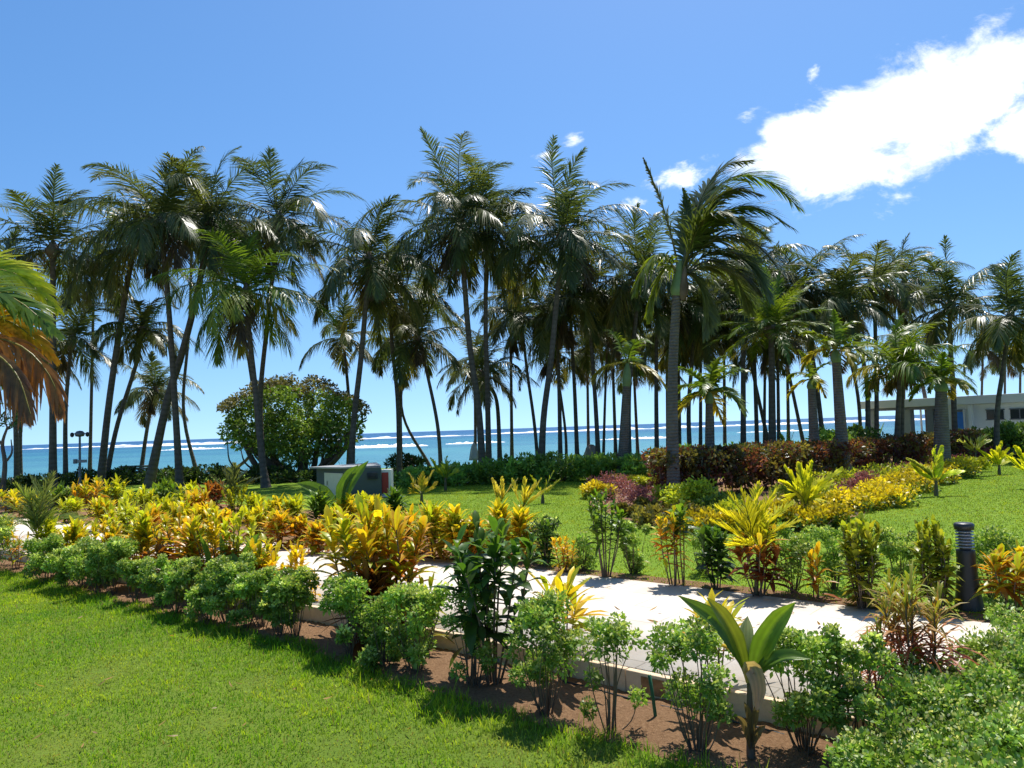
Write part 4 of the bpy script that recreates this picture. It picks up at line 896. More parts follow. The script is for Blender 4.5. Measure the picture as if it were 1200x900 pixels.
# ------------------------------------------------------------------ variegated hedge bushes
VG = ((.14, .27, .04), (.28, .42, .075))
HG = 'clipped variegated hedge bushes'
def bush(bx, by, top, wpx, label, z=F, n=2000, clumps=16, seed=None, size=.044, stem_h=.10, fill=1.0, colA=VG[0], colB=VG[1], name='hedge_bush', group=HG, leafmat='leaf'):
    base = G(bx, by, z); sc = base[1] / 900.0; H = (by - top) * sc; Rr = wpx * sc * .5
    rg = np.random.default_rng(int(bx * 3 + by) if seed is None else seed)
    root = empty(name, base, label, 'shrub', group)
    ms, ml = MB(), MB(); C = []; Rr *= 1.16 if bx < 400 else 1.12; H *= 1.0 if bx < 400 else 1.04; stem_h = max(stem_h, .3) if bx < 400 else stem_h; rr = max(.07, min(Rr, H) * .30)
    for k_ in range(clumps):
        a = k_ * 2.39996 + rg.uniform(-.4, .4); q = math.sqrt((k_ + .5) / clumps); q *= rg.uniform(.55, 1.2)
        hz = H * (1 - rr / H) * (rg.uniform(stem_h, 1.0) if rg.uniform() < .7 else rg.uniform(.85, 1.0) * (1 - .15 * q * q))
        c = base + np.array([math.cos(a) * max(Rr - rr * .6, .03) * q, math.sin(a) * max(Rr - rr * .6, .03) * q, hz]); C.append(c)
        b0 = base + np.array([math.cos(a) * .05 * q, math.sin(a) * .05 * q, -.02])
        tube(ms, catmull([b0, b0 * .5 + c * .5 + rg.normal(0, .025, 3), c], 7), np.linspace(.006, .0025, 7), (.1, .075, .05), 4)
    ms.build('stem', M['wood'], root)
    if bx > 530 and z == F: size *= .84; n *= .78
    elif bx > 400 and z == F: size *= .9; n *= 1.05
    per = int(n * 1.35 * fill / clumps)
    cloud(ml, C, rr * rg.uniform(.55, 1.35, clumps), per, size, colA, colB, rg, flat=.85, aspect=.62, up=.35, shell=.25)
    # pale new tips on the upper side
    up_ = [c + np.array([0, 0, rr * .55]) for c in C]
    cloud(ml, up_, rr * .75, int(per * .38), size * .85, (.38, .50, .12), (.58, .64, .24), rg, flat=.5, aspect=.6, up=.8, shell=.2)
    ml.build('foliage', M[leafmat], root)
    return root
bush(-2, 664, 600, 56, 'hedge bush cut by the edge, first of the clipped row', n=2000)
bush(54, 684, 624, 54, 'leafy hedge bush at the far end of the clipped row, over bare soil', n=2400)
bush(96, 692, 628, 56, 'rounded hedge bush second along the clipped row from the soil gap', n=2600)
bush(132, 698, 624, 52, 'taller hedge bush in front of the tall yellow green croton', n=2600)
bush(160, 706, 652, 40, 'small low hedge bush below the dark red croton', n=1700)
bush(186, 712, 650, 44, 'airy hedge bush with thin stems before the dark red croton', n=1500)
bush(226, 722, 654, 50, 'hedge bush under the golden arching croton', n=2200)
bush(266, 732, 650, 62, 'full hedge bush with dark trunk before the spiky dark plant', n=3000)
bush(306, 738, 666, 54, 'flat topped hedge bush before the broad green leaf', n=2200)
bush(346, 748, 664, 56, 'hedge bush standing where the bright path comes into view', n=2400)
bush(414, 772, 676, 72, 'separate hedge bush before the biggest orange clump', n=2600)
bush(487, 788, 686, 82, 'loose hedge bush before the spiky pale plant', n=3000, clumps=20)
bush(556, 806, 692, 66, 'open hedge bush with gaps in front of the dark green croton', n=1500, clumps=14)
bush(640, 838, 698, 88, 'tall full hedge bush below the variegated straps', n=3400, clumps=22)
bush(715, 858, 720, 84, 'sparse hedge bush with bare twigs against the white path', n=1300, clumps=14)
bush(818, 884, 732, 108, 'wide hedge bush with bare stems left of the broad leaved seedling', n=2600, clumps=18, stem_h=.32)
bush(944, 882, 744, 104, 'dense hedge bush right of the broad leaved seedling', n=3400, clumps=20, stem_h=.35)
bush(1000, 888, 742, 86, 'hedge bush with long bare stems beside the maroon narrow leaved croton', n=2300, clumps=14, stem_h=.5)
bush(742, 672, 612, 40, 'thin pale hedge shrub between two crotons on the far path edge', 0, n=1300, size=.04)
bush(684, 668, 622, 40, 'thin pale hedge shrub left of the tall green croton', 0, n=1000, size=.04)
bush(826, 672, 622, 36, 'pale hedge shrub behind the dense dark green croton', 0, n=900, size=.04)
bush(930, 694, 618, 60, 'airy pale hedge shrub with thin stems behind the small orange croton', 0, n=1500, size=.04, stem_h=.32)
bush(978, 690, 620, 46, 'pale hedge shrub behind the rounded bushy croton', 0, n=1200, size=.04)
bush(1056, 702, 618, 60, 'pale hedge shrub between the two bushy crotons', 0, n=1700, size=.04, stem_h=.32)
bush(1165, 700, 618, 80, 'pale hedge shrub behind the orange croton past the bollard light', 0, n=2200, size=.04)
bush(640, 660, 604, 40, 'dark loose shrub next to the big glossy croton on the lawn side', 0, n=900, size=.045, colA=(.05, .10, .03), colB=(.10, .17, .04))

for bx, by, top, w, lab in [(76, 690, 640, 46, 'low hedge piece filling the row under the arched yellow croton'), (114, 698, 640, 46, 'low hedge piece between the rounded bush and the taller one'), (206, 720, 664, 44, 'low hedge piece before the orange croton with dark red skirt'), (246, 730, 668, 46, 'low hedge piece under the golden arching croton, next to the full bush'), (288, 738, 672, 46, 'low hedge piece before the broad leaved green plant'), (328, 746, 676, 46, 'low hedge piece before the golden rosettes'), (450, 782, 704, 50, 'small hedge bush between the two bushes before the biggest clump')]:
    bush(bx, by, top, w, lab, n=1900)

def near_hedge():
    rg = np.random.default_rng(3)
    P = [(1062, 845, 4.9), (1100, 800, 5.2), (1128, 775, 5.5), (1165, 750, 5.8), (1205, 728, 6.2), (1245, 725, 6.3), (1190, 775, 5.5), (1230, 770, 5.6), (1150, 810, 5.1), (1110, 850, 4.7), (1052, 880, 4.6), (1100, 850, 4.9), (1150, 800, 5.3), (1200, 760, 5.8), (1250, 760, 5.2), (1190, 850, 4.4), (1130, 900, 4.1), (1240, 900, 4.0), (1070, 930, 4.2), (1180, 960, 3.7), (1290, 820, 4.9), (1270, 730, 5.9), (1320, 950, 3.7)]
    base = D(1170, 1000, 4.6); base[2] = ZN
    root = empty('hedge', base, 'large broad clipped variegated hedge mass filling the corner closest to the lawn', 'hedge')
    ml, ms = MB(), MB(); C = []
    for px, py, y in P:
        c0 = D(px, py, y)
        for k_ in range(9):
            C.append(c0 + rg.normal(0, .15, 3) * np.array([1, 1, .25]) + np.array([0, 0, -.12]))
    C = np.array(C); C[:, 2] = np.maximum(C[:, 2], ZN + .15)
    for c in C[::6]:
        ms = MB(); b0 = np.array([c[0] + rg.normal(0, .05), c[1] + rg.normal(0, .05), ZN - .02]); tube(ms, catmull([b0, (b0 + c) / 2 + rg.normal(0, .03, 3), c], 6), np.linspace(.01, .004, 6), (.1, .07, .05), 4); ms.build('stem', M['wood'], root)
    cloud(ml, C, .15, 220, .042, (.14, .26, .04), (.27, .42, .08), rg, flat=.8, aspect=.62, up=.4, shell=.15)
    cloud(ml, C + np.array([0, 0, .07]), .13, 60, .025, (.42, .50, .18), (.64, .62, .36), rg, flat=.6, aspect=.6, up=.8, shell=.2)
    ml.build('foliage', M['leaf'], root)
near_hedge()

# ------------------------------------------------------------------ seedling palms and broad-leaved plants
SG = 'palm seedlings on the far lawn'
def seedling(bx, by, spec, label, z=0.0, LL=.3, nl=16, lw=.05, cA=(.54, .60, .03), cB=(.72, .68, .05), stem=None, seed=0, name='palm_seedling', group=SG, spread=.5, vee=.35, droopv=.2, depth=.25, colors=None):
    rg = np.random.default_rng(seed + int(bx)); base = G(bx, by, z); y = base[1]
    root = empty(name, base, label, 'palm seedling', group)
    mb = MB(); sx, sy = stem if stem else (bx, by - 12)
    tube(mb, catmull([base - np.array([0, 0, .03]), (base + D(sx, sy, y)) / 2, D(sx, sy, y)], 7), np.linspace(.06, .035, 7) * min(1, y / 18) , (.1, .1, .04), 7); mb.build('stem', M['stem'], root)
    for i, pts in enumerate(spec):
        mb = MB(); dd = (rg.uniform(-1, 1)) * depth; n = len(pts) + 1
        pth = [D(a, b, y + dd * j / (n - 1)) for j, (a, b) in enumerate([(sx, sy)] + list(pts))]
        a_, b_ = colors[i % len(colors)] if colors else (cA, cB)
        kk = rg.uniform(.85, 1.15) * (1.5 if a_[1] < .45 and name == 'palm_seedling' else 1); 
        frond(mb, pth, LL, nl, lw, tuple(np.array(a_) * kk), tuple(np.array(b_) * kk), rg, droopv=droopv, rr=.012, rach=(.3, .3, .06), spread=spread, vee=vee, start=.18, ratio_end=.5)
        mb.build('frond', M['gloss'], root)
    return root
seedling(945, 614, [[(935, 575), (920, 548)], [(942, 570), (936, 545)], [(948, 570), (952, 542)], [(955, 575), (985, 550)], [(952, 580), (975, 565)], [(938, 580), (915, 565)], [(944, 580), (926, 585), (915, 600)], [(950, 585), (962, 600)]], 'bright yellow palm seedling behind the yellow feather palm on the lawn', LL=.42, nl=18, lw=.07, stem=(945, 596))
seedling(1097, 581, [[(1094, 550), (1096, 523)], [(1100, 550), (1104, 524)], [(1085, 552), (1064, 538)], [(1080, 556), (1068, 544)], [(1112, 557), (1128, 553)]], 'palm seedling standing alone mid lawn with two tall upright leaves', LL=.34, nl=14, lw=.10, stem=(1097, 564), colors=[((.36, .44, .03), (.48, .50, .05)), ((.36, .44, .03), (.48, .50, .05)), ((.16, .22, .06), (.30, .30, .12))], spread=.35)
seedling(1171, 556, [[(1170, 535), (1174, 518)], [(1174, 538), (1182, 526)], [(1160, 537), (1146, 527)], [(1178, 542), (1186, 532)], [(1168, 540), (1162, 528)]], 'palm seedling with pale curled leaf close to the lawn end of the flower bed', LL=.36, nl=12, lw=.10, stem=(1171, 546), spread=.35)
seedling(1215, 572, [[(1200, 540), (1190, 524)], [(1195, 548), (1180, 535)], [(1215, 540), (1218, 520)], [(1230, 545), (1245, 530)]], 'palm seedling cut by the edge of view on the lawn', LL=.4, nl=12, lw=.10, stem=(1214, 558), spread=.35)
seedling(1143, 545, [[(1138, 522), (1130, 512)], [(1146, 520), (1156, 511)], [(1150, 522), (1160, 517)], [(1134, 524), (1124, 517)]], 'whitish green leafy seedling at the far end of the flower bed', LL=.5, nl=12, lw=.1, stem=(1143, 530), cA=(.3, .34, .08), cB=(.45, .46, .2))
seedling(494, 590, [[(488, 572), (480, 556)], [(498, 570), (508, 552)], [(494, 568), (496, 554)], [(504, 574), (512, 566)], [(486, 578), (482, 568)]], 'small ragged yellow palm seedling on the lawn past the hut', LL=.35, nl=12, lw=.09, stem=(494, 578), cA=(.26, .28, .03), cB=(.42, .30, .05))
seedling(522, 575, [[(514, 553), (505, 538)], [(526, 552), (535, 545)], [(522, 550), (524, 536)], [(530, 556), (535, 552)]], 'small green palm seedling against the beach shrubs past the hut', LL=.4, nl=12, lw=.09, stem=(522, 560), cA=(.2, .28, .03), cB=(.34, .36, .04))
seedling(586, 604, [[(582, 580), (577, 562)], [(588, 580), (588, 560)], [(592, 580), (606, 562)]], 'upright yellow seedling with whitish tip at the near side of the lawn', LL=.3, nl=12, lw=.08, stem=(586, 590), cA=(.42, .38, .04), cB=(.55, .45, .15))
seedling(613, 606, [[(605, 580), (600, 562)], [(615, 578), (614, 560)], [(622, 580), (634, 562)], [(626, 585), (645, 570)], [(618, 582), (628, 566)]], 'spreading yellow seedling beside an upright whitish one at the near side of the lawn', LL=.3, nl=12, lw=.08, stem=(613, 594), cA=(.42, .38, .04), cB=(.52, .45, .1))
seedling(636, 590, [[(630, 572), (622, 558)], [(640, 570), (649, 553)], [(644, 574), (656, 562)]], 'thin green seedling behind the spreading yellow one', LL=.3, nl=12, lw=.06, stem=(636, 580), cA=(.25, .32, .03), cB=(.4, .38, .05))
seedling(693, 560, [[(690, 545), (685, 532)], [(694, 544), (694, 531)], [(697, 545), (703, 533)]], 'small glowing yellow seedling before the trunk of the low ringed palm', LL=.4, nl=12, lw=.1, stem=(693, 552), cA=(.45, .45, .03), cB=(.55, .52, .05))
seedling(886, 697, [[(880, 615), (868, 575)], [(884, 612), (888, 568)], [(890, 612), (912, 572)], [(894, 620), (928, 590)], [(875, 622), (840, 595)], [(872, 632), (835, 612)], [(897, 630), (935, 612)], [(880, 640), (855, 640)], [(876, 610), (850, 575)]], 'yellow feather palm seedling with orange stems at the far path edge', LL=.36, nl=26, lw=.024, stem=(888, 648), name='feather_palm', group='feather palms among the crotons', spread=.62, cA=(.58, .58, .03), cB=(.74, .66, .05), depth=.3)
seedling(44, 668, [[(48, 590), (62, 556)], [(52, 596), (85, 572)], [(38, 595), (18, 570)], [(34, 606), (0, 590)], [(56, 610), (95, 608)], [(30, 615), (-5, 615)], [(46, 590), (36, 560)]], 'feathery grey green palm seedling rising from the crotons', z=ZN, LL=.55, nl=30, lw=.026, stem=(44, 632), name='feather_palm', group='feather palms among the crotons', spread=.65, colors=[((.17, .24, .07), (.28, .32, .12)), ((.14, .24, .04), (.26, .32, .06)), ((.14, .22, .06), (.24, .28, .10))], depth=.5)
seedling(272, 612, [[(268, 568), (260, 550)], [(276, 568), (290, 552)], [(282, 572), (305, 560)], [(262, 572), (248, 558)], [(274, 562), (276, 545)]], 'dusky feathery palm seedling behind the flat topped lime shrub', LL=.5, nl=22, lw=.03, stem=(272, 590), name='feather_palm', group='feather palms among the crotons', spread=.65, cA=(.10, .15, .05), cB=(.2, .22, .1), depth=.4)
seedling(408, 566, [[(402, 552), (396, 540)], [(412, 550), (420, 538)], [(446, 540), (452, 530)]][:2], 'dusty low palm seedling behind the roof of the hut', LL=.4, nl=10, lw=.07, stem=(408, 558), cA=(.2, .22, .08), cB=(.3, .3, .12))

def broad(mb, pts, y, wmax, cA, cB, dd=0.0, fold=.22, facing=(0, -1, .25), cols=9, prof=None):
    """One undivided leaf with veins pressed in along it."""
    n = 14; P = catmull([D(a, b, y + dd * i / (len(pts) - 1)) for i, (a, b) in enumerate(pts)], n); tg = unit(np.gradient(P, axis=0))
    side = unit(np.cross(tg, np.asarray(facing, float))); nrm = np.cross(side, tg)
    t = np.linspace(0, 1, n); w = wmax * (np.interp(t, [0, .15, .45, .8, 1], [.1, .45, 1, .75, .04]) if prof is None else np.interp(t, *prof))
    x = np.linspace(-1, 1, cols)
    v = P[:, None] + side[:, None] * (w[:, None] * .5 * x)[..., None] + nrm[:, None] * (w[:, None] * (fold * np.abs(x) + .03 * (np.arange(cols) % 2)))[..., None]
    i = np.arange(n - 1)[:, None] * cols; j = np.arange(cols - 1)[None]
    c = (np.asarray(cA) * (1 - t[:, None, None]) + np.asarray(cB) * t[:, None, None]) * (1 + .25 * ((np.arange(cols) % 2) - .5))[None, :, None]
    mb.add(v, np.stack([i + j, i + j + 1, i + cols + j + 1, i + cols + j], -1), c)
def coconut_seedling():
    base = G(880, 888, ZN); y = base[1]
    root = empty('coconut_seedling', base, 'young coconut seedling with broad undivided leaves and a pale withering leaf', 'palm seedling')
    mb = MB(); tube(mb, catmull([base - np.array([0, 0, .03]), D(879, 845, y), D(878, 795, y)], 10), np.linspace(.032, .015, 10), (.1, .09, .04), 8); mb.build('stem', M['wood'], root)
    for q in [[(879, 878), (872, 850), (862, 838)], [(881, 878), (888, 858), (897, 850)], [(880, 870), (878, 842), (872, 822)], [(881, 868), (884, 840), (888, 822)]]:
        mb = MB(); broad(mb, q, y - .03, .05, (.14, .10, .05), (.22, .16, .08), -.05, fold=.3); mb.build('dry_sheath', M['leaf'], root)
    g1 = ((.07, .16, .025), (.14, .24, .03))
    for pts, w, dd, cA, cB, fc in [
        ([(878, 805), (868, 770), (838, 728), (795, 698)], .14, .1, (.06, .14, .025), (.12, .20, .03), (.3, -.9, .3)),
        ([(878, 805), (866, 765), (850, 730), (828, 700)], .15, -.15, (.08, .16, .02), (.30, .30, .04), (.5, -.8, .2)),
        ([(880, 805), (876, 770), (874, 745), (876, 722)], .12, .2, (.26, .32, .12), (.40, .44, .24), (-.1, -.9, .2)),
        ([(881, 805), (890, 768), (908, 733), (932, 706)], .16, -.1, g1[0], (.26, .40, .03), (-.5, -.8, .3)),
        ([(880, 800), (896, 782), (920, 770), (950, 772)], .12, -.25, g1[0], g1[1], (0, -.6, .8))]:
        mb = MB(); broad(mb, pts, y, w, cA, cB, dd, facing=fc); mb.build('leaf', M['gloss'], root)
    mb = MB(); broad(mb, [(877, 800), (878, 782), (884, 786), (889, 806), (887, 832)], y - .05, .115, (.52, .42, .22), (.62, .36, .27), -.1, fold=.45, facing=(-.3, -1, .1), prof=([0, .2, .5, .8, 1], [.25, .7, 1, .8, .15])); mb.build('withered_leaf', M['leaf'], root)
coconut_seedling()
def banana_like(bx, by, leaves, label, z, name='broadleaf_plant', w=.2):
    base = G(bx, by, z); y = base[1]; root = empty(name, base, label, 'plant')
    mb = MB(); tube(mb, catmull([base - np.array([0, 0, .02]), D(bx, by - 8, y), D(bx, by - 18, y)], 6), np.linspace(.04, .02, 6), (.1, .1, .04), 7); mb.build('stem', M['stem'], root)
    for i, pts in enumerate(leaves):
        mb = MB(); broad(mb, [(bx, by - 16)] + pts, y, w, (.06, .15, .025), (.14, .26, .035), .12 * (i - 1), facing=(.3 * (i - 1), -.9, .35)); mb.build('leaf', M['gloss'], root)
banana_like(400, 618, [[(408, 575), (418, 558), (432, 540)], [(400, 580), (408, 560), (420, 545)], [(385, 582), (368, 572), (348, 566)]], 'plant with long broad green leaves leaning across the hut front', 0, w=.30)
banana_like(282, 708, [[(288, 665), (296, 640), (304, 625)], [(292, 670), (306, 655), (318, 648)], [(276, 668), (270, 655), (262, 648)]], 'broad leaved green plant before the golden crotons', ZN, w=.2)
banana_like(258, 704, [[(250, 670), (243, 645), (234, 626)], [(262, 668), (262, 645), (258, 625)], [(248, 675), (230, 668), (215, 672)], [(266, 672), (274, 655), (280, 640)]], 'spiky dark green plant with stiff pointed leaves over the hedge', ZN, w=.11)

# ------------------------------------------------------------------ red hedge, flower border, beach shrubs
def red_hedge():
    rg = np.random.default_rng(21)
    line = [(770, 21.5), (820, 22), (870, 22.8), (920, 24), (970, 26), (1020, 28.5), (1070, 31.5), (1110, 34), (1136, 36.5)]
    pts = catmull([[ (px - 600) / 900 * y, y, 0] for px, y in line], 60)
    base = pts[20].copy(); root = empty('red_hedge', base, 'long clipped hedge of dark maroon and bronze leaves behind the yellow border', 'hedge')
    ml, ms = MB(), MB(); C = []; ca = []
    for i_, p in enumerate(pts):
        top = 1.30 if p[1] < 24 else 1.22
        for k_ in range(13):
            C.append(p + np.array([rg.uniform(-.25, .25), rg.uniform(-.8, 1.0), 0]) + np.array([0, 0, rg.uniform(.25, top - .12) if k_ < 7 else rg.uniform(top - .25, top - .08)]))
        if i_ % 2 == 0:
            b = p + np.array([rg.uniform(-.2, .2), -.2, -.02]); ms = MB(); tube(ms, catmull([b, b + np.array([.05, 0, .4]), b + np.array([rg.normal(0, .1), 0, .9])], 5), .02, (.08, .05, .04), 4); ms.build('stem', M['wood'], root)
    C = np.array(C); h = len(C)
    sel = rg.uniform(0, 1, h); a = sel < .42; b = (sel >= .42) & (sel < .72); c = sel >= .8
    cloud(ml, C[a], .26, 62, .12, (.10, .035, .03), (.20, .075, .055), rg, aspect=.6)
    cloud(ml, C[b], .26, 62, .12, (.12, .11, .035), (.22, .18, .05), rg, aspect=.6)
    cloud(ml, C[c], .24, 62, .12, (.07, .08, .03), (.13, .12, .045), rg, aspect=.6)
    ml.build('foliage', M['gloss'], root)
red_hedge()

BG = 'clumps of the yellow and purple flower border'
def clump(bx, by, top, wpx, colA, colB, label, n=700, size=.07, dpt=1.0, name='border_plant', asp=.45):
    base = G(bx, by, 0); sc = base[1] / 900; H = max((by - top) * sc, .12); Rr = wpx * sc * .66; H *= 1.15; rg = np.random.default_rng(int(bx + by * 3))
    root = empty(name, base, label, 'border plant', BG); C = []
    k_ = max(6, int(Rr * Rr * 40 * dpt)); k_ = min(k_, 60)
    for i in range(k_):
        a = rg.uniform(0, 6.28); q = math.sqrt(rg.uniform()); C.append(base + np.array([math.cos(a) * Rr * q, .25 + math.sin(a) * Rr * .7 * dpt * q, H * (.25 + .45 * rg.uniform()) * (1 - .35 * q * q)]))
    ms = MB()
    for c_ in C[::3]: tube(ms, [base + np.array([(c_[0] - base[0]) * .04, (c_[1] - base[1]) * .04, -.02]), c_], [.008, .004], (.1, .07, .05), 4)
    ms.build('stem', M['wood'], root)
    mb = MB(); C = np.array(C)
    if colA is YL[0]: C[:, 2] = C[:, 2] * .82; low_ = C * np.array([1, 1, .45]); low_[:, 1] -= .08; cloud(mb, low_, max(.10, H * .3), max(8, n // k_ // 2), size, GN[0], GN[1], rg, aspect=asp, up=.3, shell=.2)
    cloud(mb, C, max(.12, H * .32), max(12, n // k_), size, colA, colB, rg, aspect=asp, up=.6, shell=.2); mb.build('foliage', M['leaf'], root)
YL = ((.46, .40, .02), (.74, .58, .03)); LM = ((.26, .34, .03), (.48, .48, .04)); PU = ((.17, .06, .085), (.32, .13, .17)); GN = ((.09, .16, .03), (.16, .23, .04)); OL = ((.14, .14, .04), (.26, .22, .05))
for bx, by, top, w, pal_, lab in [
    (696, 586, 561, 30, YL, 'yellow leafed border clump at the lawn tip of the flower bed'), (722, 578, 553, 42, PU, 'purple pink border clump at the tip of the flower bed'),
    (748, 596, 566, 52, PU, 'largest purple pink border clump near the tip'), (732, 568, 554, 26, YL, 'small yellow tuft behind the purple tip clumps'),
    (760, 575, 557, 36, LM, 'lime border clump between the purple tip and the red hedge'), (752, 606, 586, 34, OL, 'bronze green border clump on the near side of the purple ones'),
    (792, 603, 569, 40, LM, 'lime leafed border clump below the grey ringed palm trunk'), (815, 606, 562, 40, LM, 'taller lime border clump before the maroon hedge'),
    (785, 618, 588, 60, OL, 'olive border clump on the shady near edge'), (842, 612, 578, 44, GN, 'green border clump in front of the dark hedge'),
    (840, 624, 594, 64, YL, 'yellow border clump beside the yellow feather palm seedling'), (880, 620, 585, 56, LM, 'lime border clump behind the yellow feather palm seedling'),
    (916, 622, 582, 56, YL, 'yellow border clump left of the bright seedling stem'), (962, 620, 586, 52, YL, 'bright yellow border clump right of the bright seedling stem'),
    (950, 598, 562, 60, LM, 'lime border clump behind the bright yellow seedling'), (980, 590, 560, 44, PU, 'purple border clump next to the bright yellow seedling'),
    (1000, 600, 570, 62, YL, 'wide golden border clump with dark foot on the lawn edge'), (1000, 572, 549, 64, LM, 'lime border row piece close below the maroon hedge'),
    (1032, 594, 560, 60, YL, 'golden border clump nearest the lone mid lawn seedling'), (1025, 578, 554, 40, PU, 'purple border patch between lime and golden rows'),
    (1045, 566, 543, 60, LM, 'lime border row piece beyond the lone seedling'), (1066, 578, 548, 56, YL, 'golden border clump behind the leaves of the lone seedling'),
    (1072, 560, 542, 54, PU, 'purple border patch behind the lone seedling'), (1095, 568, 541, 46, YL, 'golden border clump just past the lone seedling'),
    (1092, 548, 533, 50, LM, 'lime border row piece below the bottle trunk palm'), (1120, 560, 534, 46, YL, 'golden border clump approaching the far bed end'),
    (1118, 548, 533, 44, PU, 'purple border patch near the far bed end'), (1140, 550, 534, 36, LM, 'last lime border clump where the flower bed ends'),
    (1160, 538, 522, 36, PU, 'purple red tuft beyond the far bed end')]:
    clump(bx, by, top, w, *pal_, lab, n=1900, size=.10 if pal_ is not PU else .085, asp=.5 if pal_ is not PU else .35)

SHG = 'beach shrubs screening the sand'
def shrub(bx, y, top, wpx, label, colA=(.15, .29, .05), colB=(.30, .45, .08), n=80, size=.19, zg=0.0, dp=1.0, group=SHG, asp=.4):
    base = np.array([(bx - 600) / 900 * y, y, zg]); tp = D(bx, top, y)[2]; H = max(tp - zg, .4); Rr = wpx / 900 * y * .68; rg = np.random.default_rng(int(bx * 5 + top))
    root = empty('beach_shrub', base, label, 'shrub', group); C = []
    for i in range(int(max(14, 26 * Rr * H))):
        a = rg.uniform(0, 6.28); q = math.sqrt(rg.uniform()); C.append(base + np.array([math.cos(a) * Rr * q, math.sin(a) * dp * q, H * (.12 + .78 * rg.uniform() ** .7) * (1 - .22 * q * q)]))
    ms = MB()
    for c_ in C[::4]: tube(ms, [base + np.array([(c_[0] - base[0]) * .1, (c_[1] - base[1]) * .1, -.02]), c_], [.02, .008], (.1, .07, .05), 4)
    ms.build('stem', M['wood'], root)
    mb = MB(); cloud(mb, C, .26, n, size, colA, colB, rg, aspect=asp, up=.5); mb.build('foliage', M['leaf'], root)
for bx, y, top, w, lab in [(478, 30, 553, 40, 'grey green beach shrub right of the red panel hut'), (508, 30, 548, 44, 'beach shrub below the pink beach chair'), (540, 30, 544, 44, 'beach shrub under the white folded parasol'), (578, 30, 540, 46, 'beach shrub at the foot of the tallest palm pair'), (612, 30, 533, 50, 'dark beach shrub between the palm pair and the thick curved palm'), (650, 30, 532, 48, 'beach shrub at the foot of the thick curved palm'), (690, 30, 533, 46, 'beach shrub behind the glowing yellow seedling'), (722, 30, 534, 44, 'beach shrub behind the low ringed palm'), (755, 30, 530, 44, 'beach shrub at the near end of the maroon hedge'), (800, 30, 523, 60, 'beach shrub over the maroon hedge below the wind blown palm'), (860, 30, 521, 60, 'beach shrub over the maroon hedge by the short bright palm'), (920, 30, 517, 60, 'beach shrub over the maroon hedge under the round palm'), (965, 30, 500, 40, 'leafy taller beach shrub next to the tapering trunk palm')]:
    shrub(bx, y, top, w, lab)
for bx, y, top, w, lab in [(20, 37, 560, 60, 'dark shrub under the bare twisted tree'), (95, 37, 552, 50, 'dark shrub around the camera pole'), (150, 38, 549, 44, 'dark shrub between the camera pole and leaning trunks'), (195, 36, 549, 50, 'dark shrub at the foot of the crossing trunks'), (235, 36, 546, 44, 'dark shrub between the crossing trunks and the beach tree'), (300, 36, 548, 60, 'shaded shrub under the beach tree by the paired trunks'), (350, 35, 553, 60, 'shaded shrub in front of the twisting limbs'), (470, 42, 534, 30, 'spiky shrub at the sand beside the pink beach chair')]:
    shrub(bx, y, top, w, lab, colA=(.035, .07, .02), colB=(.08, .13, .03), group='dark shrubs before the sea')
for bx, y, top, w, lab in [(1000, 31, 498, 40, 'pale green shrub in front of the pavilion end'), (1120, 38, 505, 50, 'green shrub below the blue door'), (1150, 38, 500, 50, 'green shrub under the small dark windows'), (1185, 36, 494, 50, 'tall leafy shrub at the end of the white building'), (1215, 36, 492, 50, 'green shrub cut by the edge near the white building')]:
    shrub(bx, y, top, w, lab, colA=(.07, .14, .03), colB=(.15, .24, .05), group='shrubs before the white building')
seedling(921, 540, [[(918, 520), (914, 508)], [(926, 520), (930, 507)], [(922, 516), (922, 502)]], 'upright green seedling poking above the maroon hedge', LL=.4, nl=12, lw=.1, stem=(922, 530), cA=(.14, .24, .03), cB=(.24, .34, .04))
seedling(1028, 530, [[(1026, 508), (1022, 494)], [(1032, 508), (1036, 496)], [(1029, 506), (1030, 498)]], 'upright green seedling before the pavilion column', LL=.4, nl=12, lw=.1, stem=(1028, 520), cA=(.14, .24, .03), cB=(.24, .34, .04))
# ------------------------------------------------------------------ buildings
M['white_wall'] = plain_mat('white_render', (0.72, 0.72, 0.70), 0.8, 0.2, var=0.05, scale=1.2, bumpv=.05)
M['grey_wall'] = plain_mat('dark_grey_paint', (0.075, 0.095, 0.10), 0.7, 0.3, var=0.12, scale=2.0)
M['cream'] = plain_mat('cream_paint', (0.60, 0.58, 0.50), 0.7, 0.3, var=.06)
M['roof_grey'] = plain_mat('pale_roof', (0.30, 0.31, 0.31), 0.6, 0.3, var=.10, scale=4)
M['red'] = plain_mat('red_paint', (0.30, 0.025, 0.025), 0.45, 0.4, var=.1)
M['blue'] = plain_mat('blue_paint', (0.04, 0.20, 0.62), 0.45, 0.4, var=.08)
M['dark'] = plain_mat('dark_metal', (0.022, 0.026, 0.03), 0.42, 0.45, var=.15)
M['steel'] = plain_mat('pale_metal', (0.34, 0.35, 0.36), 0.4, 0.5, 0.6, var=.05)
M['grey_metal'] = plain_mat('grey_metal', (0.16, 0.17, 0.19), 0.5, 0.4, 0.3, var=.1)
M['pane'] = plain_mat('dark_pane', (0.03, 0.04, 0.045), 0.08, 0.6, var=.1)
M['cloth'] = plain_mat('dark_cloth', (0.02, 0.022, 0.03), 0.85, 0.1)
M['cloth2'] = plain_mat('grey_cloth', (0.06, 0.06, 0.075), 0.85, 0.1)
M['skin'] = plain_mat('skin', (0.24, 0.12, 0.075), 0.55, 0.3)
M['hair'] = plain_mat('dark_hair', (0.015, 0.012, 0.01), 0.6, 0.3)
M['canvas'] = plain_mat('white_canvas', (0.72, 0.70, 0.67), 0.85, 0.1, var=.05)

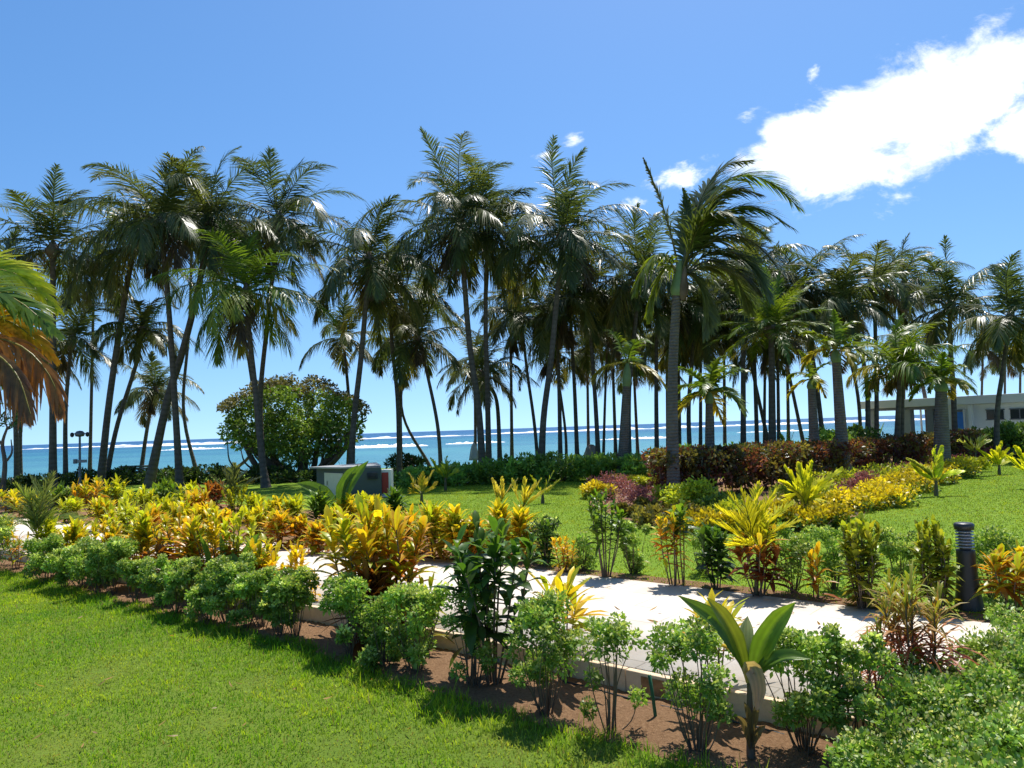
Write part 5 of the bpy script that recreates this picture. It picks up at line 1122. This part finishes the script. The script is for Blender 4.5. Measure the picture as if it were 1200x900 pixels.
def white_building():
    a = D(1014, 480, 47.5)[:2]; b = D(1260, 480, 37.5)[:2]
    dr = unit(b - a); nr = np.array([dr[1], -dr[0]]);                   # nr faces the garden
    if nr[1] > 0: nr = -nr
    ang = math.atan2(dr[1], dr[0]); L = float(np.linalg.norm(b - a)); ZG = -0.1; ZT = 3.02
    root = empty('pavilion_building', (*a, ZG), 'long low white building with a flat roof, open pavilion end and a blue door', 'building')
    def wx(u_, v_, z): q = a + dr * u_ - nr * v_; return np.array([q[0], q[1], z])
    def part(name, u0, u1, v0, v1, z0, z1, mat, bw=.02, parent=root):
        mb = MB(); box(mb, wx((u0 + u1) / 2, (v0 + v1) / 2, (z0 + z1) / 2), (u1 - u0, v1 - v0, z1 - z0), ang)
        o = mb.build(name, M[mat], root, smooth_=False); solid(o, bw)
        if parent is not root: o.parent = parent; o.location = -Vector(parent.location) if False else o.location
        return o
    def u_of(px):       # distance along the front at which a pixel column falls
        best, bu = 1e9, 0
        for u_ in np.linspace(-1, L, 900):
            q = wx(u_, 0, 1.5) - CAM; x = q @ right / (q @ fwd) * 900 + 600
            if abs(x - px) < best: best, bu = abs(x - px), u_
        return bu
    uo = u_of(1097)
    part('roof', -.25, L, -.3, 6.0, ZT - .46, ZT, 'white_wall')
    part('floor', -.2, L, 0.0, 5.8, ZG - .05, ZG + .05, 'roof_grey')
    part('ceiling', -.05, uo, 0.02, 5.6, ZT - .62, ZT - .465, 'grey_metal')
    for px in (1020, 1062): part('column', u_of(px) - .22, u_of(px) + .22, .1, .5, ZG + .05, ZT - .62, 'roof_grey')
    part('column', uo - .6, uo - .2, .1, .5, ZG + .05, ZT - .62, 'grey_metal')
    for k_ in range(5): part('column', uo * (k_ + .1) / 4.6, uo * (k_ + .1) / 4.6 + .1, 5.3, 5.4, ZG + .05, ZT - .62, 'white_wall')
    for zz in (.55, .95): part('railing', 0, uo, 5.34, 5.39, zz, zz + .04, 'steel', .005)
    w = part('wall', uo + .002, L, .02, 5.7, ZG + .05, ZT - .465, 'white_wall')
    d0, d1 = u_of(1119), u_of(1130)
    dp_ = part('door', d0, d1, -.06, .015, ZG + .05, ZT - .85, 'blue')
    part('door_frame', d0 - .12, d0 - .003, -.08, .015, ZG + .05, ZT - .72, 'grey_metal'); part('door_frame', d1 + .003, d1 + .1, -.08, .015, ZG + .05, ZT - .72, 'white_wall'); part('door_frame', d0 - .003, d1 + .003, -.08, .015, ZT - .845, ZT - .72, 'grey_metal')
    part('pilaster', d1 + .35, d1 + .55, -.2, .015, ZG + .05, ZT - .47, 'white_wall')
    for p0, p1 in ((1157, 1177), (1185, 1208)):
        u0, u1 = u_of(p0), u_of(p1)
        wn = part('window', u0, u1, -.03, .015, 1.72, 2.20, 'pane', .005)
        part('window_frame', u0 - .05, u1 + .05, -.05, -.002 + .015, 2.203, 2.25, 'grey_metal', .005); part('window_frame', u0 - .05, u1 + .05, -.05, .013, 1.67, 1.717, 'grey_metal', .005)
        um = (u0 + u1) / 2; part('mullion', um - .025, um + .025, -.045, -.031, 1.72, 2.2, 'grey_metal', .004)
    part('parapet', d1 + .8, L, -1.6, -1.45, ZG - .05, 1.18, 'white_wall'); part('parapet_cap', d1 + .75, L, -1.66, -1.40, 1.183, 1.25, 'white_wall')
    return wx, u_of
wx, u_of = white_building()

def hut():
    y = 25.0
    root = empty('service_hut', G(410, 592, 0), 'small grey service hut with a pale sloping roof and a red cabinet at its side', 'hut')
    A = D(390, 560, y + 1.5)[:2]; B = D(400, 560, y)[:2]; Cc = D(447, 560, y + .1)[:2]; nrm = np.array([0, 1.0])
    z1 = D(420, 547, y)[2]; zL = z1 - .02; x0 = D(366, 560, y + 1.4)[0]; x1 = B[0]; x2 = Cc[0]
    def prism(name, poly, za, zb, mat, bw=.012):
        mb = MB(); n = len(poly); P = np.array(poly)
        za = np.broadcast_to(za, n); zb = np.broadcast_to(zb, n)
        mb.add(np.concatenate([np.column_stack([P, za]), np.column_stack([P, zb])]), [[i, (i + 1) % n, n + (i + 1) % n, n + i] for i in range(n)] + [[3, 2, 1, 0], [4, 5, 6, 7]], (.5, .5, .5))
        return solid(mb.build(name, M[mat], root, smooth_=False), bw)
    pA = np.array([x0 + .12, y + 1.5]); pB = np.array([x1 + .12, y]); pC = np.array([x2, y + .1]); pD = np.array([x2 - .5, y + 1.9])
    prism('wall', [pA, pB, pC, pD], -.05, z1 - .04, 'grey_wall')
    ov = .14
    prism('roof', [pA + [-ov * 1.6, -ov], pB + [-.05, -ov], pC + [-.02, .12], pD + [0, ov]], [z1 - .06, z1 - .045, z1 - .03, z1 - .03], [z1 - .005, z1 + .01, z1 + .02, z1 + .05], 'roof_grey', .008)
    e = unit(pB - pA); nn = np.array([e[1], -e[0]]); nn = nn if nn[1] < 0 else -nn
    f0, f1 = pA + e * .62 + nn * .003, pB - e * .12 + nn * .003
    prism('door', [f0 + nn * .03, f1 + nn * .03, f1, f0], .1, z1 - .2, 'cream', .006)
    mb = MB(); tube(mb, [np.array([*(f0 * .8 + f1 * .2), .42]) + np.array([*nn, 0]) * .06, np.array([*(f0 * .8 + f1 * .2), .56]) + np.array([*nn, 0]) * .06], .012, (.1, .1, .1), 6); mb.build('door_handle', M['dark'], root)
    for k_ in range(5): mb = MB(); box(mb, ((pB[0] + pC[0]) / 2 + .3, y + .02, z1 - .22 - .045 * k_), (.34, .05, .018), 0.08); mb.build('vent_louvre', M['dark'], root, smooth_=False)
    cb = (D(452.5, 565, y + .2))[:2]; wdt = 11.5 / 900 * y
    zt = D(452, 550, y + .2)[2]; zb = D(452, 586, y + .2)[2]
    mb = MB(); box(mb, (cb[0], y + .45, (zt - .02) / 2), (wdt, .5, zt)); solid(mb.build('cabinet', M['white_wall'], root, smooth_=False), .01)
    mb = MB(); box(mb, (cb[0] - .03, y + .185, (zt - .1 + max(zb, .12)) / 2), (wdt * .68, .024, zt - .1 - max(zb, .12))); solid(mb.build('cabinet_door', M['red'], root, smooth_=False), .005)
hut()

def camera_pole():
    y = 34.0; b = D(93.5, 560, y); b[2] = -.05
    root = empty('camera_pole', b, 'grey pole with a domed head and two side security cameras before the sea', 'pole')
    top = D(93.5, 511, y); s = y / 900
    mb = MB(); tube(mb, [b, (b + top) / 2, top], [.06, .052, .045], (.2, .2, .2), 10); mb.build('post', M['grey_metal'], root)
    mb = MB(); lathe(mb, [(.01, .16), (.12, .14), (.19, .06), (.2, 0), (.17, -.09), (.01, -.12)], top + np.array([0, 0, .08]), (.2, .2, .2), 14); mb.build('dome_head', M['grey_metal'], root)
    for sg in (-1, 1):
        e = top + np.array([sg * .34, 0, .1]); mb = MB(); tube(mb, [top + np.array([sg * .12, 0, .12]), e], .022, (.2, .2, .2), 6); arm = mb.build('bracket', M['grey_metal'], root)
        mb = MB(); lathe(mb, [(.01, .07), (.06, .05), (.085, -.02), (.075, -.1), (.01, -.15)], e, (.1, .1, .1), 10); mb.build('security_camera', M['dark'], root)
    sg_ = D(95, 540.5, y - .1); mb = MB(); box(mb, sg_ + np.array([.02, 0, 0]), (.46, .05, .13), R(4)); solid(mb.build('sign_board', M['roof_grey'], root, smooth_=False), .006)
    mb = MB(); box(mb, sg_ + np.array([-.24, -.02, 0]), (.13, .14, .2)); solid(mb.build('control_box', M['grey_metal'], root, smooth_=False), .01)
camera_pole()

def bollard():
    b = G(1136, 713, 0); s = b[1] / 900; H = 98 * s
    root = empty('bollard_light', b, 'dark bollard light with flared base and ringed louvre head on the path edge', 'lamp')
    r0_, r1_ = 15.5 * s, 10 * s
    mb = MB(); z = np.linspace(0, .68, 16); rr = r1_ + (r0_ - r1_) * np.clip(1 - z / .62, 0, 1) ** 1.6
    lathe(mb, [(.001, -.03), (r0_ * 1.02, -.03)] + [(q, w * H) for q, w in zip(rr, z)] + [(r1_ * .98, .685 * H), (.001, .69 * H)], b, (.02, .02, .02), 28); mb.build('post', M['dark'], root)
    mb = MB(); lathe(mb, [(.001, .68 * H), (r1_ * .6, .68 * H), (r1_ * .6, .93 * H), (.001, .93 * H)], b, (.5, .5, .5), 20); mb.build('light_core', M['grey_metal'], root)
    for i in range(6):
        zc = (.715 + i * .036) * H; mb = MB(); lathe(mb, [(r1_ * .58, zc + .012 * H), (r1_ * .97, zc), (r1_ * .97, zc + .008 * H), (r1_ * .6, zc + .021 * H)], b, (.6, .6, .6), 24); mb.build('louvre', M['steel'], root)
    mb = MB(); lathe(mb, [(.001, .925 * H), (r1_ * 1.05, .925 * H), (r1_ * 1.06, .985 * H), (r1_ * .9, H), (.001, H * 1.003)], b, (.02, .02, .02), 28); mb.build('cap', M['dark'], root)
bollard()

def kerb_details():
    a = G(742, 800, -.1); 
    k_ = lambda px: np.interp(px, [q[0] for q in near_px], [q[1] for q in near_px])
    pts = [G(px, k_(px), 0) for px in (751, 779)]; d = unit((pts[1] - pts[0])[:2]); n = np.array([d[1], -d[0]]); n = n if n[1] < 0 else -n
    c = (pts[0] + pts[1]) / 2; Lp = np.linalg.norm(pts[1] - pts[0])
    m_ = plain_mat('rusty_plate', (.30, .17, .08), .8, .2, var=.4, scale=14); mb = MB(); ctr = np.array([c[0] + n[0] * .002, c[1] + n[1] * .002, -.105])
    box(mb, ctr, (Lp, .012, .14), math.atan2(d[1], d[0])); o = solid(mb.build('cover_plate', m_, None, tuple(ctr), smooth_=False), .003); tag(o, 'rusty brown rectangular plate on the face of the path kerb', 'plate')
    sb = G(769, 842, ZN); st = D(761, 791, sb[1] + .03)
    g_ = plain_mat('green_plastic', (.02, .12, .06), .45, .4, var=.15); mb = MB(); tube(mb, [sb - np.array([0, 0, .04]), (sb + st) / 2, st, st + (st - sb) * .01], [.014, .014, .014, .001], (.02, .1, .05), 10)
    o = mb.build('marker_stake', g_, None, tuple(sb)); tag(o, 'short green plastic stake leaning by the kerb', 'stake')
    rg = np.random.default_rng(4); line = offs(NE, -.13); xs = [q for q in line if -9 < q[0] < 6]
    pp = catmull([[q[0], q[1] + rg.normal(0, .02), ZN + .014] for q in xs], 60); pp[:, 1] += .02 * np.sin(pp[:, 0] * 5)
    mb = MB(); tube(mb, pp, .009, (.02, .02, .02), 6); o = mb.build('irrigation_pipe', M['dark'], None, tuple(pp[0])); tag(o, 'thin black irrigation pipe lying on the soil along the kerb', 'pipe')
    # litter on the bed soil
    n = 2600; P = np.stack([rg.uniform(-13, 5, n), rg.uniform(3.5, 18, n)], 1); bedp = np.array(list(bfine) + [q for q in offs(NE, -.05)[::-1]])
    P = P[inside(bedp, P)]; n = len(P); az = rg.uniform(0, 6.28, n)
    mb = MB(); strips(mb, np.column_stack([P, np.full(n, ZN + .008)]), np.stack([np.cos(az), np.sin(az), rg.uniform(-.1, .25, n)], 1), np.stack([-np.sin(az), np.cos(az), rg.normal(0, .2, n)], 1), rg.uniform(.02, .09, n), rg.uniform(.008, .025, n), 2, cA=np.array([.20, .12, .06]) * rg.uniform(.5, 1.6, (n, 1)))
    o = mb.build('leaf_litter', M['leaf']); tag(o, 'dry fallen leaves scattered on the soil under the hedge bushes', 'leaf litter', kind='stuff')
def fallen():
    rg = np.random.default_rng(12)
    def scatter(P, z, name, label, size):
        n = len(P); az = rg.uniform(0, 6.28, n); mb = MB()
        strips(mb, np.column_stack([P, np.full(n, z) + rg.uniform(.004, .012, n)]), np.stack([np.cos(az), np.sin(az), rg.uniform(-.05, .3, n)], 1), np.stack([-np.sin(az), np.cos(az), rg.normal(0, .3, n)], 1), size * rg.uniform(.5, 1.4, n), size * .28 * rg.uniform(.6, 1.2, n), 3, curl=rg.uniform(0, .4, n), cA=np.array([.34, .20, .07]) * rg.uniform(.5, 1.5, (n, 1)) * np.array([1, 1, 1]))
        tag(mb.build(name, M['leaf']), label, 'leaf litter', kind='stuff')
    P = np.stack([rg.uniform(-12, 6, 500), rg.uniform(4, 20, 500)], 1); pp = np.array(list(NEi) + list(FE[::-1])); scatter(P[inside(pp, P)], .002, 'fallen_leaves', 'dry fallen leaves lying on the pale path', .09)
    P = np.stack([rg.uniform(-8, 3, 260), rg.uniform(4, 13, 260)], 1); scatter(P[inside(near_poly, P)], ZN + .035, 'fallen_leaves', 'small dry leaves lying in the near lawn grass', .07)
kerb_details(); fallen()

# beach things seen between the trunks
def parasol():
    y = 44.0; b = D(556, 545, y); b[2] = -.1; t_ = D(555, 519, y)
    root = empty('folded_parasol', b, 'folded white beach parasol standing by the leaning tallest palm', 'parasol')
    mb = MB(); tube(mb, [b, t_ + np.array([0, 0, .1])], [.025, .02], (.5, .5, .5), 8); mb.build('pole', M['steel'], root)
    H = t_[2] - b[2]; k_ = 16; th = np.linspace(0, 2 * PI, k_, endpoint=False); prof = [(.03, 1.0), (.10, .93), (.17, .75), (.23, .5), (.27, .32), (.05, .33)]
    V_ = [[[r_ * (1 + .22 * (i % 2)) * math.cos(q), r_ * (1 + .22 * (i % 2)) * math.sin(q), z_ * H] for i, q in enumerate(th)] for r_, z_ in prof]
    mb = MB(); v_ = np.array(V_).reshape(-1, 3) + b; i = np.arange(len(prof) - 1)[:, None] * k_; j = np.arange(k_)[None]; j2 = (j + 1) % k_
    mb.add(v_, np.stack([i + j, i + j2, i + k_ + j2, i + k_ + j], -1), (.7, .7, .7)); mb.build('canopy', M['canvas'], root)
parasol()
def beach_chair(px, y, label, rgb):
    b = D(px, 548, y); b[2] = -.82; m_ = plain_mat('beach_chair_cloth', rgb, .8, .1)
    root = empty('beach_chair', b, label, 'chair')
    mb = MB(); box(mb, b + np.array([0, .0, .38]), (.6, .6, .06)); solid(mb.build('seat', m_, root, smooth_=False), .01)
    mb = MB(); v0 = b + np.array([0, -.3, .4]); box(mb, v0 + np.array([0, -.16, .42]), (.6, .05, .9)); o = solid(mb.build('backrest', m_, root, smooth_=False), .01)
    for sx in (-.26, .26):
        for sy in (-.26, .26): mb = MB(); tube(mb, [b + np.array([sx, sy, 0]), b + np.array([sx, sy, .36])], .02, (.5, .5, .5), 6); mb.build('leg', M['wood'], root)
beach_chair(482, 52, 'pinkish beach chair on the sand past the red panel hut', (.42, .26, .22))
def rock():
    y = 42; b = D(693, 536, y); rg = np.random.default_rng(5); b[2] = -.1
    th = np.linspace(.05, PI - .05, 12); ph = np.linspace(0, 2 * PI, 18, endpoint=False); H = D(693, 522, y)[2] + .1
    v_ = np.array([[[math.sin(a) * math.cos(q) * .42 * (1 + .15 * math.sin(3 * q + 2 * a)), math.sin(a) * math.sin(q) * .4, H / 2 * (1 + math.cos(a)) * (1 + .06 * math.sin(5 * q))] for q in ph] for a in th]).reshape(-1, 3) + b
    i = np.arange(11)[:, None] * 18; j = np.arange(18)[None]; j2 = (j + 1) % 18; mb = MB(); mb.add(v_, np.stack([i + j, i + j2, i + 18 + j2, i + 18 + j], -1), (.4, .35, .3))
    o = mb.build('boulder', plain_mat('pale_boulder', (.42, .34, .29), .9, .1, var=.25, scale=5, bumpv=.4), None, tuple(b)); tag(o, 'pale pinkish boulder between the trunks above the beach shrubs', 'rock')
rock()
def low_fence():
    y = 44; x0, x1 = (140 - 600) / 900 * y, (172 - 600) / 900 * y; zt = D(155, 546, y)[2]
    root = empty('beach_fence', (x0, y, -.1), 'low dark slatted fence before the sea between camera pole and leaning trunks', 'fence')
    for i in range(5):
        x = x0 + (x1 - x0) * i / 4; mb = MB(); box(mb, (x, y + .05, (zt - .1) / 2), (.08, .08, zt + .1)); mb.build('post', M['grey_metal'], root, smooth_=False)
    for q in (.25, .5, .75, .95): mb = MB(); box(mb, ((x0 + x1) / 2, y - .01, zt * q), (x1 - x0 + .1, .03, .12)); mb.build('rail', M['grey_metal'], root, smooth_=False)
low_fence()

# two seated people in the pavilion
def person(px, label, mat, turn, seed):
    y = wx(u_of(px), 1.6, 0)[1]; q = wx(u_of(px), 1.6, -.05); x, y = q[0], q[1]; fz = -.05
    root = empty('person', (x, y, fz), label, 'person')
    c_, s_ = math.cos(turn), math.sin(turn)
    J = {'pel': (0, 0, .50), 'waist': (0, .02, .68), 'chest': (0, .0, .90), 'neck': (0, -.02, 1.08), 'head0': (0, -.05, 1.16), 'head1': (0, -.05, 1.30),
         'shl': (.19, 0, 1.0), 'ell': (.27, -.1, .76), 'hal': (.16, -.34, .72), 'fil': (.12, -.43, .71), 'shr': (-.19, 0, 1.0), 'elr': (-.27, -.1, .76), 'har': (-.16, -.34, .72), 'fir': (-.12, -.43, .71),
         'hil': (.1, -.02, .48), 'knl': (.13, -.46, .5), 'anl': (.13, -.44, .09), 'tol': (.14, -.6, .04), 'hir': (-.1, -.02, .48), 'knr': (-.13, -.46, .5), 'anr': (-.13, -.44, .09), 'tor': (-.14, -.6, .04)}
    Rd = {'pel': .15, 'waist': .14, 'chest': .16, 'neck': .055, 'head0': .085, 'head1': .1, 'shl': .075, 'ell': .045, 'hal': .032, 'fil': .03, 'hil': .1, 'knl': .065, 'anl': .04, 'tol': .035}
    names = list(J); E = [('pel', 'waist'), ('waist', 'chest'), ('chest', 'neck'), ('neck', 'head0'), ('head0', 'head1')] + [e for sd in 'lr' for e in [('chest', 'sh' + sd), ('sh' + sd, 'el' + sd), ('el' + sd, 'ha' + sd), ('ha' + sd, 'fi' + sd), ('pel', 'hi' + sd), ('hi' + sd, 'kn' + sd), ('kn' + sd, 'an' + sd), ('an' + sd, 'to' + sd)]]
    me = bpy.data.meshes.new('body'); me.from_pydata([(J[n][0] * c_ - J[n][1] * s_, J[n][0] * s_ + J[n][1] * c_, J[n][2]) for n in names], [(names.index(a), names.index(b)) for a, b in E], []); me.materials.append(M[mat])
    o = bpy.data.objects.new('body', me); COL.objects.link(o); o.parent = root
    md = o.modifiers.new('skin', 'SKIN')
    for i, n in enumerate(names):
        r_ = Rd.get(n) or Rd[n[:-1] + 'l']; me.skin_vertices[0].data[i].radius = (r_, r_); me.skin_vertices[0].data[i].use_root = (n == 'pel')
    s2 = o.modifiers.new('sub', 'SUBSURF'); s2.levels = 2; s2.render_levels = 2
    mb = MB(); hx = -.05; hc = np.array([-(-.05) * s_ * 1, -.05 * c_, 1.30]) + np.array([x, y, fz])
    hc = np.array([x + .04 * s_, y - .04 * c_, fz + 1.29]); lathe(mb, [(.001, .13), (.06, .118), (.1, .075), (.112, .02), (.105, -.03), (.09, -.05)], hc, (.02, .02, .02), 14); mb.build('hair', M['hair'], root)
    ch = empty('patio_chair', (x, y, fz), 'dark chair under the ' + ('person nearer the pavilion opening' if seed == 1 else 'person nearer the blue door'), 'chair')
    def cb(nm, c, s):
        mb = MB(); c2 = np.array([c[0] * c_ - c[1] * s_ + x, c[0] * s_ + c[1] * c_ + y, c[2] + fz]); box(mb, c2, s, turn); solid(mb.build(nm, M['dark'], ch, smooth_=False), .01)
    cb('seat', (0, -.05, .36), (.48, .5, .05)); cb('backrest', (0, .22, .66), (.46, .04, .5))
    for sx in (-.2, .2):
        for sy in (-.26, .2): cb('leg', (sx, sy, .165), (.035, .035, .33))
person(1069, 'person in dark clothes seated in the pavilion next to the paired palm stems', 'cloth', R(15), 1)
person(1082, 'person in dark grey seated in the pavilion, the one towards the blue door', 'cloth2', R(-20), 2)
